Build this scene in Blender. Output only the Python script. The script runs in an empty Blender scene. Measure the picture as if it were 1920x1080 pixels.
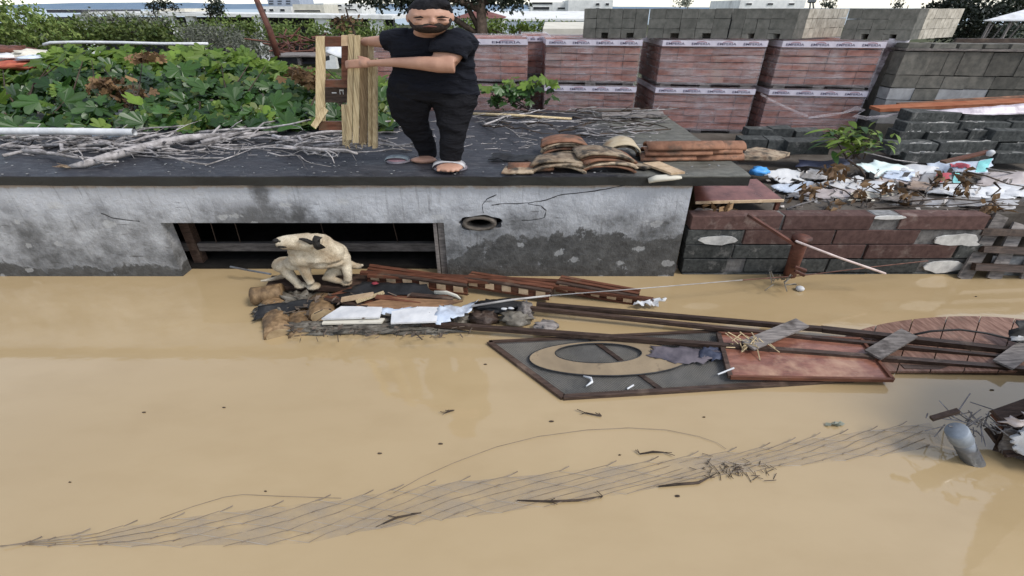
import bpy, bmesh, math, random
from mathutils import Vector, Matrix, noise
random.seed(11)
R = random.Random(7)
V = Vector
C = bpy.context.scene.collection
sc = bpy.context.scene

# ---------------------------------------------------------------- camera, sky, sun, exposure
FPX, CX, CY = 857.0, 960.0, 540.0
TH = math.radians(31.5)
H = 3.15
cam_d = bpy.data.cameras.new('camera')
cam = bpy.data.objects.new('camera', cam_d); C.objects.link(cam)
cam.location = (0, 0, H); cam.rotation_euler = (math.pi/2 - TH, 0, 0)
cam_d.sensor_width = 36; cam_d.lens = FPX/1920*36
cam_d.clip_start = 0.05; cam_d.clip_end = 20000
sc.camera = cam

SUN_EL, SUN_AZ = math.radians(50), math.radians(118)      # azimuth clockwise from +Y
w = bpy.data.worlds.new('World'); sc.world = w; w.use_nodes = True
wn = w.node_tree.nodes; wl = w.node_tree.links
bg = wn['Background']
sky = wn.new('ShaderNodeTexSky'); sky.sky_type = 'NISHITA'; sky.sun_disc = False
sky.sun_elevation = SUN_EL; sky.sun_rotation = SUN_AZ
sky.air_density = 1.0; sky.dust_density = 0.5; sky.ozone_density = 1.0
hs = wn.new('ShaderNodeHueSaturation'); hs.inputs['Saturation'].default_value = 0.5
wl.new(sky.outputs[0], hs.inputs['Color']); wl.new(hs.outputs[0], bg.inputs['Color'])
bg.inputs['Strength'].default_value = 0.13
sl = bpy.data.lights.new('sun', 'SUN'); sl.energy = 1.5; sl.angle = math.radians(18); sl.color = (1, .96, .9)
so = bpy.data.objects.new('sun', sl); C.objects.link(so)
sd = V((math.sin(SUN_AZ)*math.cos(SUN_EL), math.cos(SUN_AZ)*math.cos(SUN_EL), math.sin(SUN_EL)))
so.rotation_euler = sd.to_track_quat('Z', 'Y').to_euler(); so.location = (20, 5, 30)
sc.view_settings.view_transform = 'Standard'; sc.view_settings.look = 'None'
sc.view_settings.gamma = 1; sc.view_settings.use_curve_mapping = False
sc.view_settings.exposure = 0.9

# ---------------------------------------------------------------- helpers
FW = V((0, math.cos(TH), -math.sin(TH))); UP = V((0, math.sin(TH), math.cos(TH)))
CAM = V((0, 0, H))
def ray(px, py): return V((1, 0, 0))*((px-CX)/FPX) + UP*((CY-py)/FPX) + FW
def PZ(px, py, z=0.0):
    d = ray(px, py); return CAM + d*((z-H)/d.z)
def PY(px, py, y):
    d = ray(px, py); return CAM + d*(y/d.y)
def mpp(p): return (p-CAM).dot(FW)/FPX          # metres per pixel at a point
def lerp(a, b, t): return a + (b-a)*t
def nz(p, s=1.0, o=0.0): return noise.noise(V((p[0]*s+o, p[1]*s+o*1.7, p[2]*s-o)))
def srgb(r, g, b):
    f = lambda c: (c/255/12.92) if c/255 <= .04045 else ((c/255+.055)/1.055)**2.4
    return (f(r), f(g), f(b), 1)

ORG = {}
def org(o):
    p = V((0, 0, 0))
    while o is not None:
        p += o.location; o = o.parent
    return p
class MB:
    def __init__(s): s.v = []; s.f = []; s.mi = []; s.cur = 0
    def add(s, vs, fs):
        b = len(s.v); s.v += [V(x) for x in vs]
        for f in fs: s.f.append([b+i for i in f]); s.mi.append(s.cur)
    def hexa(s, p, jit=0.0):
        if jit: p = [V(q)+V((R.uniform(-jit, jit), R.uniform(-jit, jit), R.uniform(-jit, jit))) for q in p]
        s.add(p, [(0, 3, 2, 1), (4, 5, 6, 7), (0, 1, 5, 4), (1, 2, 6, 5), (2, 3, 7, 6), (3, 0, 4, 7)]); return s
    def box(s, a, b, jit=0.0):
        x0, y0, z0 = a; x1, y1, z1 = b
        return s.hexa([V((x0, y0, z0)), V((x1, y0, z0)), V((x1, y1, z0)), V((x0, y1, z0)), V((x0, y0, z1)), V((x1, y0, z1)), V((x1, y1, z1)), V((x0, y1, z1))], jit)
    def fbox(s, o, u, v, w, jit=0.0):           # box spanned by three vectors
        o, u, v, w = V(o), V(u), V(v), V(w)
        return s.hexa([o, o+u, o+u+v, o+v, o+w, o+u+w, o+u+v+w, o+v+w], jit)
    def bar(s, a, b, wd, th, up=(0, 0, 1), jit=0.0):   # beam from a to b
        a, b = V(a), V(b); d = (b-a).normalized(); side = d.cross(V(up)).normalized(); n = side.cross(d)
        o = a - side*wd/2 - n*th/2
        return s.fbox(o, b-a, side*wd, n*th, jit)
    def tube(s, pts, r, r2=None, ref=(0, 0, 1), n=8, caps=True, rnd=0.0):
        pts = [V(p) for p in pts]; m = len(pts)
        r = list(r) if hasattr(r, '__len__') else [r]*m
        r2 = r if r2 is None else (list(r2) if hasattr(r2, '__len__') else [r2]*m)
        rings = []; ref = V(ref)
        for i, p in enumerate(pts):
            t = (pts[min(i+1, m-1)]-pts[max(i-1, 0)]).normalized()
            sd_ = ref - t*ref.dot(t)
            if sd_.length < 1e-3: sd_ = t.orthogonal()
            sd_.normalize(); ot = t.cross(sd_)
            rings.append([p + sd_*math.cos(2*math.pi*k/n)*r[i]*(1+R.uniform(-rnd, rnd)) + ot*math.sin(2*math.pi*k/n)*r2[i]*(1+R.uniform(-rnd, rnd)) for k in range(n)])
        vs = [q for g in rings for q in g]; fs = []
        for i in range(m-1):
            for k in range(n):
                fs.append((i*n+k, i*n+(k+1) % n, (i+1)*n+(k+1) % n, (i+1)*n+k))
        if caps: fs.append(tuple(range(n-1, -1, -1))); fs.append(tuple((m-1)*n+k for k in range(n)))
        s.add(vs, fs); return s
    def ell(s, c, rx, ry, rz, nu=14, nv=9, amp=0.0, fs_=3.0, seed=0.0, rot=None, pinch=None):
        vs = [];
        for j in range(nv+1):
            ph = math.pi*j/nv
            for i in range(nu):
                a = 2*math.pi*i/nu
                d = V((math.sin(ph)*math.cos(a), math.sin(ph)*math.sin(a), math.cos(ph)))
                k = 1 + amp*nz(d, fs_, seed)
                q = V((d.x*rx*k, d.y*ry*k, d.z*rz*k))
                if rot is not None: q = rot @ q
                vs.append(V(c)+q)
        fs = [(j*nu+i, (j+1)*nu+i, (j+1)*nu+(i+1) % nu, j*nu+(i+1) % nu) for j in range(nv) for i in range(nu)]
        s.add(vs, fs); return s
    def prism(s, poly, up):                      # polygon extruded by vector
        n = len(poly); up = V(up); vs = [V(p) for p in poly] + [V(p)+up for p in poly]
        s.add(vs, [tuple(range(n-1, -1, -1)), tuple(range(n, 2*n))] + [(i, (i+1) % n, n+(i+1) % n, n+i) for i in range(n)]); return s
    def sheet(s, c4, nu=8, nv=5, amp=.03, fsq=3.0, seed=0.0, ragged=0.0, th=0.004):
        a, b, c, d = [V(p) for p in c4]; nrm = (b-a).cross(d-a).normalized()
        vs = []
        for layer in (1, 0):
            for j in range(nv+1):
                for i in range(nu+1):
                    u, v = i/nu, j/nv
                    p = lerp(lerp(a, b, u), lerp(d, c, u), v)
                    if ragged and (i in (0, nu) or j in (0, nv)):
                        p = p + V((nz((u*5, v*5, seed), 1.7), nz((u*5, v*5, seed+9), 1.7), 0))*ragged
                    q = nrm*amp*(nz(p, fsq, seed) + .5*nz(p, fsq*2.3, seed+5))
                    vs.append(p + q + nrm*th*layer)
        k = (nu+1)*(nv+1); fs = []
        for j in range(nv):
            for i in range(nu):
                e = j*(nu+1)+i
                fs.append((e, e+1, e+nu+2, e+nu+1)); fs.append((k+e, k+e+nu+1, k+e+nu+2, k+e+1))
        bd = [i for i in range(nu+1)] + [(j*(nu+1)+nu) for j in range(1, nv+1)] + [nv*(nu+1)+i for i in range(nu-1, -1, -1)] + [j*(nu+1) for j in range(nv-1, 0, -1)]
        for i in range(len(bd)):
            p, q = bd[i], bd[(i+1) % len(bd)]
            fs.append((p, k+p, k+q, q))
        s.add(vs, fs); return s
    def build(s, name, mat, parent=None, smooth=False, base=None):
        if parent is not None: o0 = org(parent)
        elif base is not None: o0 = V(base)
        else:
            xs = [v.x for v in s.v]; ys = [v.y for v in s.v]; zs = [v.z for v in s.v]
            o0 = V(((min(xs)+max(xs))/2, (min(ys)+max(ys))/2, min(zs)))
        me = bpy.data.meshes.new(name)
        me.from_pydata([tuple(v-o0) for v in s.v], [], s.f)
        mats = mat if isinstance(mat, (list, tuple)) else [mat]
        for m_ in mats: me.materials.append(m_)
        if len(mats) > 1: me.polygons.foreach_set('material_index', s.mi)
        if smooth: me.polygons.foreach_set('use_smooth', [True]*len(me.polygons))
        me.update()
        o = bpy.data.objects.new(name, me); C.objects.link(o)
        if parent is not None: o.parent = parent
        else: o.location = o0
        return o
def tag(o, label=None, cat=None, group=None, kind=None):
    if label: o['label'] = label
    if cat: o['category'] = cat
    if group: o['group'] = group
    if kind: o['kind'] = kind
    return o
def thing(name, label, cat, loc, group=None):
    o = bpy.data.objects.new(name, None); C.objects.link(o); o.location = V(loc); o.empty_display_size = .1
    return tag(o, label, cat, group)
def inst(src, name, parent, M4):                 # linked copy of a part placed by matrix (local to parent)
    o = src.copy(); o.name = name; C.objects.link(o); o.parent = parent; o.matrix_local = M4; return o
def fuse(o, vox=.015, it=6, fac=.5):             # weld overlapping lofts to one continuous skin
    m = o.modifiers.new('r', 'REMESH'); m.mode = 'VOXEL'; m.voxel_size = vox; m.use_smooth_shade = True
    m2 = o.modifiers.new('s', 'SMOOTH'); m2.factor = fac; m2.iterations = it
    dg = bpy.context.evaluated_depsgraph_get(); dg.update()
    me = bpy.data.meshes.new_from_object(o.evaluated_get(dg), depsgraph=dg)
    o.modifiers.clear(); o.data = me
    me.polygons.foreach_set('use_smooth', [True]*len(me.polygons)); me.update()
    return o

# ---------------------------------------------------------------- materials
class NT:
    def __init__(s, name):
        s.m = bpy.data.materials.new(name); s.m.use_nodes = True
        s.n = s.m.node_tree.nodes; s.l = s.m.node_tree.links; s.p = s.n['Principled BSDF']; s.out = s.n['Material Output']
    def set(s, sock, val):
        if hasattr(val, 'is_linked') or hasattr(val, 'links'): s.l.new(val, sock)
        else: sock.default_value = val
    def mth(s, op, a, b=0.0, c=0.0, clamp=False):
        n = s.n.new('ShaderNodeMath'); n.operation = op; n.use_clamp = clamp
        for i, q in enumerate((a, b, c)): s.set(n.inputs[i], q)
        return n.outputs[0]
    def pos(s): return s.n.new('ShaderNodeNewGeometry').outputs['Position']
    def obj(s): return s.n.new('ShaderNodeTexCoord').outputs['Object']
    def isl(s): return s.n.new('ShaderNodeNewGeometry').outputs['Random Per Island']
    def rnd(s): return s.n.new('ShaderNodeObjectInfo').outputs['Random']
    def sep(s, v):
        n = s.n.new('ShaderNodeSeparateXYZ'); s.l.new(v, n.inputs[0]); return n.outputs
    def mapv(s, v, scale=(1, 1, 1), loc=(0, 0, 0)):
        n = s.n.new('ShaderNodeMapping'); s.l.new(v, n.inputs[0]); n.inputs['Scale'].default_value = scale; n.inputs['Location'].default_value = loc; return n.outputs[0]
    def noise(s, v, sc_=5, det=6, ro=.6, dist=0):
        n = s.n.new('ShaderNodeTexNoise'); s.l.new(v, n.inputs['Vector']); n.inputs['Scale'].default_value = sc_
        n.inputs['Detail'].default_value = det; n.inputs['Roughness'].default_value = ro; n.inputs['Distortion'].default_value = dist; return n.outputs['Fac']
    def vor(s, v, sc_=5, feat='F1'):
        n = s.n.new('ShaderNodeTexVoronoi'); n.feature = feat; s.l.new(v, n.inputs['Vector']); n.inputs['Scale'].default_value = sc_; return n.outputs['Distance']
    def mr(s, v, a, b, c=0.0, d=1.0):
        n = s.n.new('ShaderNodeMapRange'); s.set(n.inputs[0], v)
        for i, q in enumerate((a, b, c, d)): s.set(n.inputs[1+i], q)
        return n.outputs[0]
    def mix(s, f, a, b, blend='MIX'):
        n = s.n.new('ShaderNodeMix'); n.data_type = 'RGBA'; n.blend_type = blend
        s.set(n.inputs[0], f); s.set(n.inputs[6], a); s.set(n.inputs[7], b); return n.outputs[2]
    def bump(s, h, st=.3, d=.02):
        n = s.n.new('ShaderNodeBump'); n.inputs['Strength'].default_value = st; n.inputs['Distance'].default_value = d
        s.l.new(h, n.inputs['Height']); s.l.new(n.outputs[0], s.p.inputs['Normal'])
    def done(s, col, rough=.8, spec=.3, metal=0.0):
        s.set(s.p.inputs['Base Color'], col); s.set(s.p.inputs['Roughness'], rough)
        s.p.inputs['Specular IOR Level'].default_value = spec; s.p.inputs['Metallic'].default_value = metal
        return s.m
MATS = {}
def M(name, a, b, sc_=6, rough=.8, bump=.25, bd=.01, stretch=(1, 1, 1), spec=.25, metal=0, lo=.35, hi=.65, rand=.25, isl=0.0, dirt=None, dsc=2.2, dlo=.55, dhi=.7):
    if name in MATS: return MATS[name]
    t = NT(name); v = t.mapv(t.obj(), stretch)
    f = t.noise(v, sc_, 8, .62); col = t.mix(t.mr(f, lo, hi), a, b)
    if dirt:
        col = t.mix(t.mr(t.noise(t.pos(), dsc, 5, .65), dlo, dhi), col, dirt)
    if rand:
        k = t.mr(t.rnd(), 0, 1, 1-rand, 1+rand); col = t.mix(1.0, col, t.n.new('ShaderNodeCombineColor').outputs[0], 'MULTIPLY') if False else t_mul(t, col, k)
    if isl:
        col = t_mul(t, col, t.mr(t.isl(), 0, 1, 1-isl, 1+isl))
    t.bump(f, bump, bd)
    MATS[name] = t.done(col, t.mr(f, .2, .8, min(1, rough+.1), max(0, rough-.1)), spec, metal)
    return MATS[name]
def t_mul(t, col, k):
    n = t.n.new('ShaderNodeVectorMath'); n.operation = 'SCALE'; t.set(n.inputs[0], col); t.set(n.inputs['Scale'], k); return n.outputs[0]
def leafmat(name, a, b, c=None, rough=.5, trans=.25, spec=.35):
    t = NT(name); r = t.isl(); col = t.mix(r, a, b)
    if c: col = t.mix(t.mr(t.mth('FRACT', t.mth('MULTIPLY', r, 17.3)), .82, .84), col, c)
    col = t.mix(t.mr(t.noise(t.pos(), 1.6, 4), .35, .65, 0, .6), col, t_mul(t, col, .5))
    col = t_mul(t, col, t.mr(t.rnd(), 0, 1, .7, 1.35))
    t.p.inputs['Subsurface Weight'].default_value = 0
    m = t.done(col, rough, spec)
    tr = t.n.new('ShaderNodeBsdfTranslucent'); t.l.new(col, tr.inputs[0])
    mx = t.n.new('ShaderNodeMixShader'); mx.inputs[0].default_value = trans
    t.l.new(t.p.outputs[0], mx.inputs[1]); t.l.new(tr.outputs[0], mx.inputs[2]); t.l.new(mx.outputs[0], t.out.inputs[0])
    MATS[name] = m; return m

m_black = M('dark_rubber', (.012, .012, .014, 1), (.03, .03, .03, 1), rough=.6)
m_redwood = M('red_brown_wood', (.075, .028, .016, 1), (.15, .06, .035, 1), 5, stretch=(1, 6, 6), rough=.55, bump=.3, dirt=(.12, .08, .05, 1))
m_darkwood = M('dark_wet_wood', (.028, .018, .014, 1), (.075, .048, .036, 1), 6, stretch=(1, 8, 8), rough=.5, bump=.4, dirt=(.14, .1, .075, 1))
m_greywood = M('grey_old_wood', (.10, .09, .085, 1), (.26, .23, .21, 1), 6, stretch=(1, 7, 7), rough=.8, bump=.4, dirt=(.05, .04, .035, 1))
m_pine = M('pale_pine_wood', (.27, .19, .10, 1), (.60, .49, .30, 1), 7, stretch=(16, 16, .5), rough=.65, bump=.3)
m_palewood = M('pale_block_wood', (.40, .28, .17, 1), (.58, .43, .28, 1), 9, rough=.7, dirt=(.25, .15, .09, 1), dlo=.62, dhi=.8)
m_bark = M('dead_grey_bark', (.13, .118, .112, 1), (.42, .39, .38, 1), 9, stretch=(1, 1, 1), rough=.85, bump=.5, rand=.4, dirt=(.07, .06, .055, 1), dsc=6)
m_brownbark = M('brown_bark', (.03, .022, .016, 1), (.085, .06, .045, 1), 8, rough=.9, bump=.5, rand=.3)
m_white = M('white_plastic', (.5, .51, .53, 1), (.68, .68, .68, 1), 5, rough=.45, bump=.2, dirt=(.42, .4, .37, 1), dlo=.52, dhi=.75, rand=.08)
m_bluegrey = M('pale_blue_plastic', (.42, .48, .58, 1), (.62, .68, .76, 1), 6, rough=.35, bump=.3, dirt=(.3, .3, .32, 1), rand=.1)
m_concrete = M('grey_concrete', (.15, .15, .15, 1), (.27, .27, .265, 1), 12, rough=.9, bump=.4, rand=.12)
m_steel = M('grey_steel', (.10, .11, .125, 1), (.2, .215, .24, 1), 6, rough=.45, bump=.1, metal=.5, rand=.1, dirt=(.12, .09, .06, 1))
m_rust = M('rusty_metal', (.065, .026, .018, 1), (.15, .06, .04, 1), 7, rough=.6, bump=.4, rand=.15, dirt=(.05, .03, .025, 1))
m_darkblock = M('dark_grey_block', (.032, .034, .033, 1), (.075, .078, .074, 1), 16, rough=.95, bump=.7, rand=.3, dirt=(.17, .165, .155, 1), dsc=7, dlo=.57, dhi=.7)
m_redblock = M('red_brown_block', (.075, .042, .037, 1), (.125, .072, .062, 1), 12, rough=.95, bump=.5, rand=.2, dirt=(.2, .15, .13, 1), dsc=5, dlo=.56, dhi=.72)
m_clay = M('terracotta_clay', (.15, .068, .04, 1), (.30, .15, .09, 1), 6, rough=.8, bump=.4, rand=.25, dirt=(.08, .055, .04, 1), dsc=5, dlo=.5, dhi=.66)
m_oldtile = M('weathered_tile', (.17, .11, .07, 1), (.42, .33, .23, 1), 7, rough=.85, bump=.5, rand=.4, dirt=(.06, .05, .04, 1), dsc=5, dlo=.48, dhi=.62)
m_dry = leafmat('dry_brown_leaf', (.10, .055, .026, 1), (.30, .18, .085, 1), rough=.7, trans=.15)
# ---------------------------------------------------------------- water, ground, sea
def water_mat():
    t = NT('muddy_water'); p = t.pos()
    big = t.noise(t.mapv(p, (.5, 1, 1)), .55, 4, .5); fine = t.noise(t.mapv(p, (.6, 1.3, 1)), 2.2, 5, .55)
    col = t.mix(t.mr(big, .3, .7), srgb(164, 142, 106), srgb(174, 152, 116))
    col = t.mix(t.mr(fine, .45, .8, 0, .35), col, srgb(151, 128, 90))
    rp = t.noise(t.mapv(p, (1.5, 3.2, 1)), 2.2, 3, .5)
    t.bump(rp, .035, .04)
    t.p.inputs['IOR'].default_value = 1.6
    return t.done(col, t.mr(fine, .3, .7, .03, .08), .6)
wb = MB(); n = 40
for j in range(n+1):
    for i in range(n+1):
        wb.v.append(V((-40+80*i/n, -14+23.4*j/n, 0)))
for j in range(n):
    for i in range(n):
        e = j*(n+1)+i; wb.f.append([e, e+1, e+n+2, e+n+1]); wb.mi.append(0)
tag(wb.build('water', water_mat(), base=(0, 0, 0)), kind='structure')

def ground_h(x, y):
    b = .8 if y < 15 else lerp(.8, -2.0, min(1, (y-15)/28))
    if y > 190: b = lerp(-2.0, -4, min(1, (y-190)/40))
    return b + .05*nz((x, y, 0), .8) + .12*nz((x, y, 3), .15)*(1 if y > 14 else .4)
def ground_patch(xs, ys):
    g = MB(); nx, ny = len(xs), len(ys)
    g.v = [V((x, y, ground_h(x, y))) for y in ys for x in xs]
    for j in range(ny-1):
        for i in range(nx-1):
            e = j*nx+i; g.f.append([e, e+1, e+nx+1, e+nx]); g.mi.append(0)
    return g
t = NT('yard_soil'); p = t.pos(); f = t.noise(p, 1.3, 8, .7)
col = t.mix(t.mr(f, .35, .65), (.055, .045, .036, 1), (.13, .115, .1, 1))
yy = t.sep(p)[1]; far = t.mr(yy, 13, 22)
col = t.mix(far, col, t.mix(t.mr(t.noise(p, .4, 6), .4, .6), (.035, .05, .018, 1), (.09, .085, .05, 1)))
t.bump(f, .6, .06); m_soil = t.done(col, .95, .1)
xs = [-400, -150, -60, -30]+[-20+i for i in range(41)]+[30, 60, 150, 400]
ys = [9.5, 9.8, 10.2, 10.7, 11.2, 12, 13, 14, 15, 16.5, 18, 20, 23, 26, 30, 35, 40, 50, 70, 110, 190, 210, 235]
tag(ground_patch(xs, ys).build('ground', m_soil, base=(0, 0, 0)), kind='structure')
xs = [3.0+.35*i for i in range(60)]; ys = [5.72+.38*i for i in range(10)] + [9.5]
gb = ground_patch(xs, ys)
k = len(gb.v); gb.v += [V((x, 5.72, -.8)) for x in xs]
for i in range(len(xs)-1): gb.f.append([i, k+i, k+i+1, i+1]); gb.mi.append(0)
tag(gb.build('yard_bank', m_soil, base=(3, 5.7, 0)), kind='structure')
t = NT('sea_water'); f = t.noise(t.pos(), .02, 4); t.bump(f, .2, 1); m_sea = t.done(t.mix(f, (.10, .16, .22, 1), (.14, .2, .27, 1)), .3, .5)
sb = MB(); sb.add([(-9000, 200, -3), (9000, 200, -3), (9000, 14000, -3), (-9000, 14000, -3)], [(0, 1, 2, 3)])
tag(sb.build('sea', m_sea, base=(0, 200, -3)), kind='structure')
hb0 = MB(); nh = 60
for i in range(nh+1):
    x = -6200+8600*i/nh; hh = 30+16*nz((i*.13, 0, 2), 1)+5*nz((i*.7, 1, 2), 1); e_ = min(1, (nh-i)/22); hb0.v += [V((x, 3000, -4)), V((x, 3400, -3+hh*e_)), V((x, 4300, -4))]
for i in range(nh): hb0.f += [[3*i, 3*i+3, 3*i+4, 3*i+1], [3*i+1, 3*i+4, 3*i+5, 3*i+2]]; hb0.mi += [0, 0]
tag(hb0.build('sea_band_ridge', M('haze_blue_ridge', (.12, .18, .25, 1), (.16, .22, .29, 1), .01, rough=1, bump=0, rand=0), base=(0, 3000, -4)), kind='structure')  # made-up ridge standing in for the blue sea band, haze in its colour

# ---------------------------------------------------------------- concrete shed
YW = 5.45; RT = 1.43; RB = 1.30
XR = PZ(1410, 330, RT).x; XL = -9.0
XE = PY(1300, 345, YW).x
OL = PY(300, 418, YW); OR = PY(832, 418, YW); OT = OL.z
shed = thing('concrete_shed', 'low flooded concrete shed with grey stained plaster wall and flat dark roof', 'shed', (-2.5, YW, 0))
t = NT('stained_plaster'); p = t.pos(); s_ = t.sep(p); X, Z = s_[0], s_[2]
n1 = t.noise(p, 2.0, 10, .65); n2 = t.noise(p, 7, 8, .7); n3 = t.noise(t.mapv(p, (1, 1, .6)), .9, 4, .5)
n4 = t.noise(t.mapv(p, (1, 1, 1), (5, 3, 1)), 3.3, 8, .7)
col = t.mix(t.mr(n1, .36, .64), (.10, .10, .10, 1), (.40, .405, .415, 1)); col = t.mix(t.mr(t.noise(t.mapv(p, (1, 1, 2.5), (9, 0, 2)), 11, 6, .75), .58, .66, 0, .55), col, (.075, .073, .07, 1))
col = t.mix(t.mr(n2, .5, .72, 0, .6), col, (.14, .14, .14, 1))
# paler and bluer towards the top
top = t.mr(t.mth('ADD', Z, t.mth('MULTIPLY', t.mth('SUBTRACT', n1, .5), .5)), .75, 1.1)
col = t.mix(t.mth('MULTIPLY', top, .75), col, (.50, .515, .55, 1))
lim = t.mth('ADD', Z, t.mth('MULTIPLY', t.mth('SUBTRACT', n2, .5), .10))
col = t.mix(t.mr(lim, 1.245, 1.275, 0, .8), col, (.30, .23, .17, 1))
# rising damp, higher on the right of the window
thr = t.mr(X, OR.x-.2, OR.x+.6, .17, .60)
zz = t.mth('ADD', Z, t.mth('MULTIPLY', t.mth('SUBTRACT', n1, .5), -.95)); zz = t.mth('ADD', zz, t.mth('MULTIPLY', t.mth('SUBTRACT', n2, .5), -.28))
damp = t.mr(t.mth('SUBTRACT', zz, thr), -.015, .03, 1, 0)
dampc = t.mix(t.mr(n2, .4, .66), (.055, .054, .052, 1), (.10, .098, .094, 1))
hole = t.mr(n4, .60, .64)
col = t.mix(t.mth('MULTIPLY', damp, t.mth('SUBTRACT', 1.0, t.mth('MULTIPLY', hole, .7))), col, dampc)
# splash spots above the damp
sp = t.mth('MULTIPLY', t.mr(t.noise(t.mapv(p, (1, 1, 2), (2, 0, 4)), 5.5, 5, .55), .62, .65), t.mr(X, .8, 2.2))
sp = t.mth('MULTIPLY', sp, t.mr(Z, .85, .65)); col = t.mix(t.mth('MULTIPLY', sp, .75), col, (.085, .083, .08, 1))
# water streak from the eave
sx = PY(490, 370, YW).x
st = t.mr(t.mth('ABSOLUTE', t.mth('ADD', t.mth('SUBTRACT', X, sx), t.mth('MULTIPLY', t.mth('SUBTRACT', n2, .5), .35))), .02, .16, 1, 0)
wide = t.mr(t.mth('ABSOLUTE', t.mth('ADD', t.mth('SUBTRACT', X, sx), t.mth('MULTIPLY', t.mth('SUBTRACT', n1, .5), 3))), .2, .8, 1, 0)
wide = t.mth('MULTIPLY', wide, t.mr(Z, 1.12, .98))
st = t.mth('MAXIMUM', st, wide)
col = t.mix(t.mth('MULTIPLY', st, .8), col, (.07, .068, .066, 1))
dr = t.noise(t.mapv(p, (7, 1, .5), (3, 0, 0)), 2.2, 6, .65); col = t.mix(t.mr(dr, .56, .70, 0, .55), col, (.10, .097, .092, 1))
fl = t.vor(t.mapv(p, (.8, 1, 1.3)), 2.6); fl = t.mth('ADD', fl, t.mth('MULTIPLY', n2, .55)); col = t.mix(t.mr(fl, .46, .43, 0, .5), col, (.46, .46, .455, 1))
# long scratches on the left
ln = t.noise(t.mapv(p, (.8, 1, 7)), 3.1, 6, .6); col = t.mix(t.mr(ln, .64, .7, 0, .7), col, (.07, .068, .066, 1))
t.bump(t.mth('ADD', n2, t.mth('MULTIPLY', n1, 1.2)), .8, .04); m_plaster = t.done(col, t.mr(damp, 0, 1, .85, .55), .25)

def wall_piece(b, x0, x1, z0, z1, y0=YW, y1=YW+.2): b.box((x0, y0, z0), (x1, y1, z1))
wbm = MB()
HC = PY(902, 418, YW); hr_x, hr_z = 40*mpp(HC), .112
hx0, hx1, hz0, hz1 = HC.x-.42, HC.x+.42, HC.z-.15, HC.z+.15
wall_piece(wbm, XL, OL.x, -.7, RB); wall_piece(wbm, OL.x, OR.x, OT, RB)
wall_piece(wbm, OR.x, hx0, -.7, RB); wall_piece(wbm, hx0, hx1, -.7, hz0); wall_piece(wbm, hx0, hx1, hz1, RB); wall_piece(wbm, hx1, XE, -.7, RB)
ns = 32; inner = []; outer = []
for k in range(ns):
    a = 2*math.pi*k/ns; ca, sa = math.cos(a), math.sin(a)
    rr = 1+.22*nz((ca*1.5, sa*1.5, 3.3), 1.6)
    inner.append(V((HC.x+hr_x*ca*rr, YW, HC.z+hr_z*sa*rr)))
    m_ = max(abs(ca)/.42, abs(sa)/.15); outer.append(V((HC.x+ca/m_, YW, HC.z+sa/m_)))
# put exact corners in
for cx_, cz_ in ((hx0, hz0), (hx1, hz0), (hx1, hz1), (hx0, hz1)):
    i_ = min(range(ns), key=lambda k: (outer[k].x-cx_)**2+(outer[k].z-cz_)**2); outer[i_] = V((cx_, YW, cz_))
bk = [q+V((0, .2, 0)) for q in inner]
wbm.add(outer+inner+bk, [(k, (k+1) % ns, ns+(k+1) % ns, ns+k) for k in range(ns)] + [(ns+k, ns+(k+1) % ns, 2*ns+(k+1) % ns, 2*ns+k) for k in range(ns)])
wbm.box((XE-.2, YW+.2, -.7), (XE, 9.3, RB)); wbm.box((XL, 9.3, -.7), (XE, 9.5, RB)); wbm.box((XL, YW+.2, -.7), (XL+.2, 9.3, RB))
wall = wbm.build('wall', m_plaster, shed)
# roof slab with a worn edge
t = NT('bitumen_roof'); p = t.pos(); s_ = t.sep(p); X, Y, Z = s_[0], s_[1], s_[2]
n1 = t.noise(t.mapv(p, (.7, 1.6, 1)), 2.2, 9, .7); n2 = t.noise(t.mapv(p, (.6, 1.5, 1)), 9, 7, .7)
n3 = t.noise(p, 30, 3, .6)
col = t.mix(t.mr(n1, .35, .65), (.009, .0095, .013, 1), (.038, .038, .045, 1)); col = t.mix(t.mr(n2, .5, .7, 0, .8), col, (.075, .075, .08, 1))
col = t.mix(t.mr(n3, .68, .74, 0, .6), col, (.35, .33, .3, 1))
rt = t.mr(t.mth('ADD', X, t.mth('MULTIPLY', t.mth('SUBTRACT', n1, .5), 2.2)), 1.2, 2.0)
col = t.mix(rt, col, t.mix(t.mr(n2, .35, .65), (.07, .07, .058, 1), (.16, .155, .13, 1)))
fr = t.mr(Z, RT-.01, RT-.03)
col = t.mix(fr, col, t.mix(t.mr(n1, .4, .7), (.012, .012, .011, 1), (.028, .028, .024, 1)))
t.bump(t.mth('ADD', n1, t.mth('MULTIPLY', n2, .5)), .6, .03); m_roof = t.done(col, t.mr(n1, .35, .65, .32, .8), .35)
rb = MB(); xs = [lerp(XL, XR, i/90) for i in range(91)]; ys = [5.4+4.1*j/36 for j in range(37)]
rb.v = [V((x, y + (.016*nz((x, 0, 0), 3) if j == 0 else 0), RT + .012*nz((x, y, 0), 2.2) - (.012 if j == 0 else 0))) for j, y in enumerate(ys) for x in xs]
nx = 91; rb.f = [[j*nx+i, j*nx+i+1, (j+1)*nx+i+1, (j+1)*nx+i] for j in range(36) for i in range(90)]
k = len(rb.v); ring = [i for i in range(nx)] + [j*nx+90 for j in range(1, 37)] + [36*nx+i for i in range(89, -1, -1)] + [j*nx for j in range(35, 0, -1)]
for e in ring:
    q = rb.v[e]; rb.v.append(V((q.x, q.y, RB+.003+.008*nz((q.x, q.y, 5), 2.5))))
for i in range(len(ring)): rb.f.append([ring[i], k+i, k+(i+1) % len(ring), ring[(i+1) % len(ring)]])
rb.f.append([k+i for i in range(len(ring))]); rb.mi = [0]*len(rb.f)
rb.build('roof_slab', m_roof, shed)
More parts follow.
